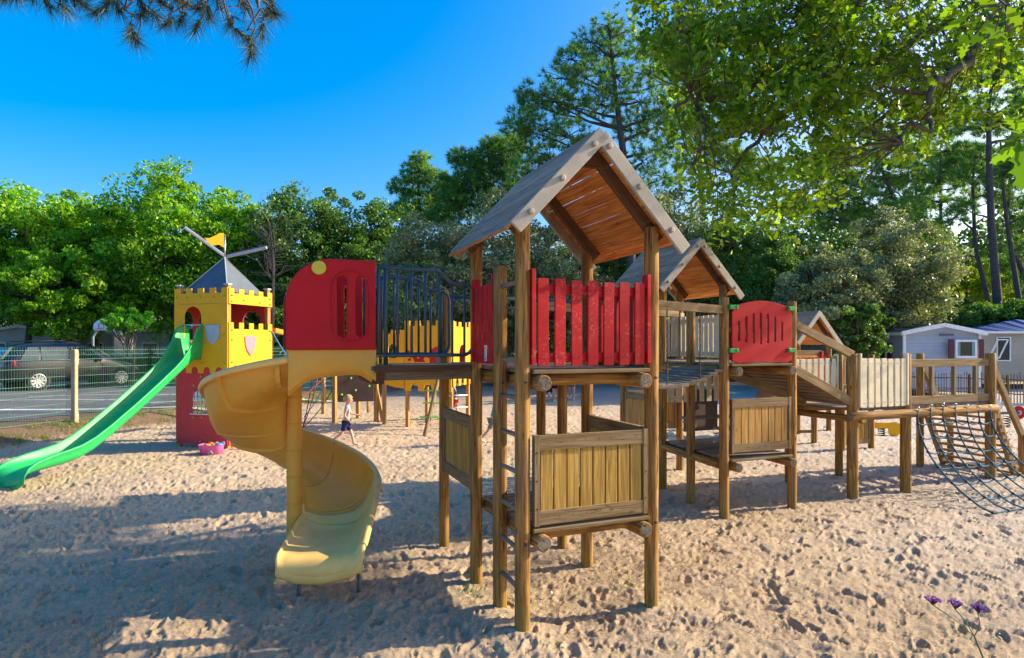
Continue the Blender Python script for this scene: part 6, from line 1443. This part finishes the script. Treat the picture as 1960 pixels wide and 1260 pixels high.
# near oak sprays close to the lens
for nm, cs, lab in (('oak_twig', [(1940, 235, 1.55), (1948, 265, 1.5), (1930, 295, 1.52), (1955, 315, 1.5), (1950, 250, 1.6)], 'close sprig of large oak leaves at the right edge'), ('oak_twig', [(1835, 40, 2.1), (1860, 75, 2.1), (1815, 20, 2.15), (1880, 30, 2.1), (1845, 95, 2.15), (1905, 60, 2.0), (1940, 30, 2.0), (1890, 5, 2.1), (1925, 85, 2.0)], 'dark out of focus oak leaves hanging in the top right corner')):
    p0 = at(cs[0][0] + 90, cs[0][1] - 30, cs[0][2]); rt = thing(nm, tuple(p0), lab, 'branch'); mb = MB(); r2 = np.random.RandomState(len(cs))
    mb.tube([p0, p0 + Vector((.25, .25, .35)), p0 + Vector((.9, 1.1, 1.1)), Vector((4.6, 4.8, 6.2)), Vector((7.6, 8.0, 7.0))], [.004, .006, .010, .018, .03], 6)
    pp = []
    for (x, y, Y) in cs:
        q = at(x, y, Y); mb.tube([p0, p0.lerp(q, .5) + Vector((0, 0, .02)), q], [.004, .003, .0015], 5); pp.append(np.array(q))
    pp = np.array(pp); vs, fs = leaf_cloud(pp, .105, r2, .2, shape=NEARLEAF); np_mesh('leaves', vs, fs, M['oak'], rt, origin=tuple(p0)); mb.build('twig', M['bark'], rt, recalc=False)
# pine bough top left
pb_ = thing('pine_bough', tuple(at(300, -150, 4.3)), 'dark pine branches with long needles hanging into the top left corner', 'branch'); mb = MB(); rs = np.random.RandomState(12)
src = at(330, -260, 4.4)
tips = [(30, -10), (60, -5), (95, 10), (125, 18), (150, -5), (185, 22), (205, 5), (230, 20), (248, 65), (262, 78), (275, 15), (300, 30), (320, 45), (345, 38), (355, 5), (375, 55), (400, 30), (420, 10), (440, 45), (468, 70), (470, 15), (480, 105), (510, 30), (520, 10), (455, -10), (395, -12), (300, -15), (215, -12), (340, -5), (480, 85), (500, 65), (380, 15), (120, -10), (10, -5), (525, 25), (310, 5), (270, 30), (160, 8)]
C, D = [], []
hubs = [at(90, -60, 4.2), at(260, -50, 4.3), at(400, -50, 4.25), at(490, -40, 4.2)]
for h_2 in hubs: mb.tube([src, src.lerp(h_2, .5) + Vector((0, 0, .05)), h_2], [.035, .025, .016], 7)
for (x, y) in tips:
    q = at(x, y, 4.2 + rs.uniform(-.35, .35)); hb_ = min(hubs, key=lambda v: (v - q).length)
    mids = [hb_.lerp(q, k / 6) + Vector(rs.normal(size=3) * .022) * math.sin(math.pi * k / 6) * 2 for k in range(7)]; mb.tube(mids, [.010 - .0011 * k for k in range(7)], 6)
    dr = (q - mids[4]).normalized()
    for k in range(3): C.append(np.array(q - dr * .04 * k)); D.append(np.array(dr * .8 + Vector((0, 0, -.25))))
    mb.tube([q - dr * .05, q], .011, 6)
vs, fs = needle_tufts(np.array(C), np.array(D), .17, 46, .0015, rs, .62)
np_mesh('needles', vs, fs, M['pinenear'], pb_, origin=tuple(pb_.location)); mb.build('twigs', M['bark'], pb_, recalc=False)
# verbena beside the camera
vb_ = thing('verbena_flower', (1.22, 1.42, 0), 'purple verbena flowers on thin green stems at the lower right', 'flower'); stem = MB(); M['stem'] = paint('green_stem', (.05, .13, .03), .6); M['petal'] = leafmat('petal', [(.20, .03, .30), (.32, .07, .42), (.42, .15, .5)], .3, trc=(1, 1, 1)); M['calyx'] = paint('calyx', (.07, .03, .05), .8)
Yv = 1.42; fk = at(1865, 1218, Yv); heads = [at(1785, 1148, Yv), at(1828, 1156, 1.40), at(1873, 1164, 1.45)]
stem.tube([Vector((1.24, 1.42, 0)), Vector((1.20, 1.42, .7)), at(1890, 1280, Yv), fk], [.003, .0026, .002, .0018], 6)
stem.tube([fk, fk.lerp(heads[0], .5) - Z * .002, heads[0] - Z * .012], .0012, 6); stem.tube([fk, fk.lerp(heads[1], .5), heads[1] - Z * .012], .0012, 6); stem.tube([fk, fk.lerp(heads[2], .5) + Vector((.008, 0, -.008)), heads[2] - Z * .012], .0011, 6)
stem.build('stem', M['stem'], vb_, recalc=False); rs = np.random.RandomState(4)
for hh in heads:
    mb = MB()
    for k in range(22): a = rs.uniform(0, 6.28); r_ = rs.uniform(0, .013); b_ = hh - Z * .012; mb.tube([b_, b_ + Vector((r_ * math.cos(a), r_ * math.sin(a), .014))], [.0012, .0016], 5)
    mb.build('calyx', M['calyx'], vb_, recalc=False)
    m = 46; a = rs.uniform(0, 6.28, m); r_ = .016 * np.sqrt(rs.rand(m)); c = np.stack([hh.x + r_ * np.cos(a), hh.y + r_ * np.sin(a), hh.z + .004 + .004 * rs.rand(m) - .3 * r_], 1)
    vs, fs = leaf_cloud(c, .0065, rs, 1.2, .9); np_mesh('petals', vs, fs, M['petal'], vb_, origin=tuple(vb_.location))

# grass tufts on the bank, weeds, litter
def blades(name, pts, L, wd, mat, seed, kind='stuff', lean=.5):
    rs = np.random.RandomState(seed); n = len(pts); d = rs.normal(size=(n, 3)) * lean; d[:, 2] = 1; d /= np.linalg.norm(d, axis=1)[:, None]; s = np.cross(d, rs.normal(size=(n, 3))); s /= np.linalg.norm(s, axis=1)[:, None]
    l = (L * rs.uniform(.4, 1.2, n))[:, None]; vs = np.stack([pts - s * wd, pts + s * wd, pts + d * l], 1).reshape(-1, 3); o = np_mesh(name, vs, np.arange(n * 3).reshape(-1, 3), mat); tag(o, kind=kind); return o
rs = np.random.RandomState(2); P_ = []
for t in np.arange(-6, 13, .22):
    for q in range(2):
        if rs.rand() < .35: continue
        o_ = rs.uniform(.05, .9); c = fp(t); cx, cy = c.x + FN.x * o_, c.y + FN.y * o_; m = rs.randint(20, 90)
        X = cx + rs.normal(size=m) * .13; Y = cy + rs.normal(size=m) * .1; P_.append(np.stack([X, Y, gbase(X, Y)], 1))
blades('bank_grass', np.concatenate(P_), .13, .006, M['grass'], 3)
P_ = []
for _ in range(240):
    t = rs.uniform(0, 12); o_ = rs.uniform(-9, -4.5); c = fp(t); cx, cy = c.x + FN.x * o_, c.y + FN.y * o_; m = 60; X = cx + rs.normal(size=m) * .3; Y = cy + rs.normal(size=m) * .3; P_.append(np.stack([X, Y, gbase(X, Y) + .02], 1))
P_ = [p for p in P_ if p[0, 1] > 25.5] or P_[:1]
blades('verge_grass', np.concatenate(P_), .35, .012, M['grass'], 4)
P_ = []
for (x, y) in ((1.0, 5.35), (-.9, 6.6), (-.35, 5.2), (-3.1, 17.6), (-2.7, 17.0), (-2.2, 18), (-4.6, 17.3), (-6.9, 11.2), (-6.3, 11.0), (.75, 5.9), (-1.5, 18.3), (-2.4, 6.9), (6.3, 8.6), (3.3, 6.9), (-5.0, 16.6)):
    m = 70 if y > 10 else 26; X = x + rs.normal(size=m) * (.06 + .02 * (y > 10) * 8); Y = y + rs.normal(size=m) * .06; P_.append(np.stack([X, Y, gbase(X, Y)], 1))
blades('sand_weeds', np.concatenate(P_), .06, .004, M['grass'], 5)
# fallen needles, leaf scraps
n = 5200; Y = 3.2 + 12 * rs.rand(n) ** 1.7; X = (rs.uniform(-.9, 1.0, n)) * Y; X = np.where(rs.rand(n) < .55, .6 + np.abs(rs.normal(size=n)) * 3.2, X)
c = np.stack([X, Y, gbase(X, Y) + .018 + .012 * rs.rand(n)], 1)
a = rs.uniform(0, 3.14, n); d = np.stack([np.cos(a), np.sin(a), rs.normal(size=n) * .12], 1); s = np.stack([-np.sin(a), np.cos(a), 0 * a], 1); l = rs.uniform(.02, .055, n)[:, None]; wv = .0011
vs = np.stack([c - d * l - s * wv, c - d * l + s * wv, c + d * l + s * wv, c + d * l - s * wv], 1).reshape(-1, 3)
o = np_mesh('needle_litter', vs, np.arange(n * 4).reshape(-1, 4), M['litter']); tag(o, kind='stuff')
n = 5200; k2 = rs.rand(n) < .6; X = np.where(k2, rs.uniform(.8, 7.5, n), rs.uniform(-.2, 2.2, n)); Y = np.where(k2, 6.4 + .33 * X + rs.normal(size=n) * .75, rs.uniform(4.3, 6.8, n))
c = np.stack([X, Y, gbase(X, Y) + .012 + .012 * rs.rand(n)], 1); a = rs.uniform(0, 3.14, n); d = np.stack([np.cos(a), np.sin(a), rs.normal(size=n) * .15], 1); s = np.stack([-np.sin(a), np.cos(a), 0 * a], 1); l = rs.uniform(.02, .06, n)[:, None]; wv = .0016
vs = np.stack([c - d * l - s * wv, c - d * l + s * wv, c + d * l + s * wv, c + d * l - s * wv], 1).reshape(-1, 3)
M['litterdark'] = leafmat('litter_dark', [(.10, .045, .02), (.20, .09, .04), (.28, .15, .07)], .05, trc=(1, 1, 1))
o = np_mesh('needle_litter', vs, np.arange(n * 4).reshape(-1, 4), M['litterdark']); tag(o, kind='stuff')
n = 900; Y = 3.2 + 12 * rs.rand(n) ** 1.5; X = rs.uniform(-.9, .95, n) * Y; c = np.stack([X, Y, gbase(X, Y) + .02], 1); vs, fs = leaf_cloud(c, .035, rs, 3.0); o = np_mesh('leaf_litter', vs, fs, M['litter']); tag(o, kind='stuff')
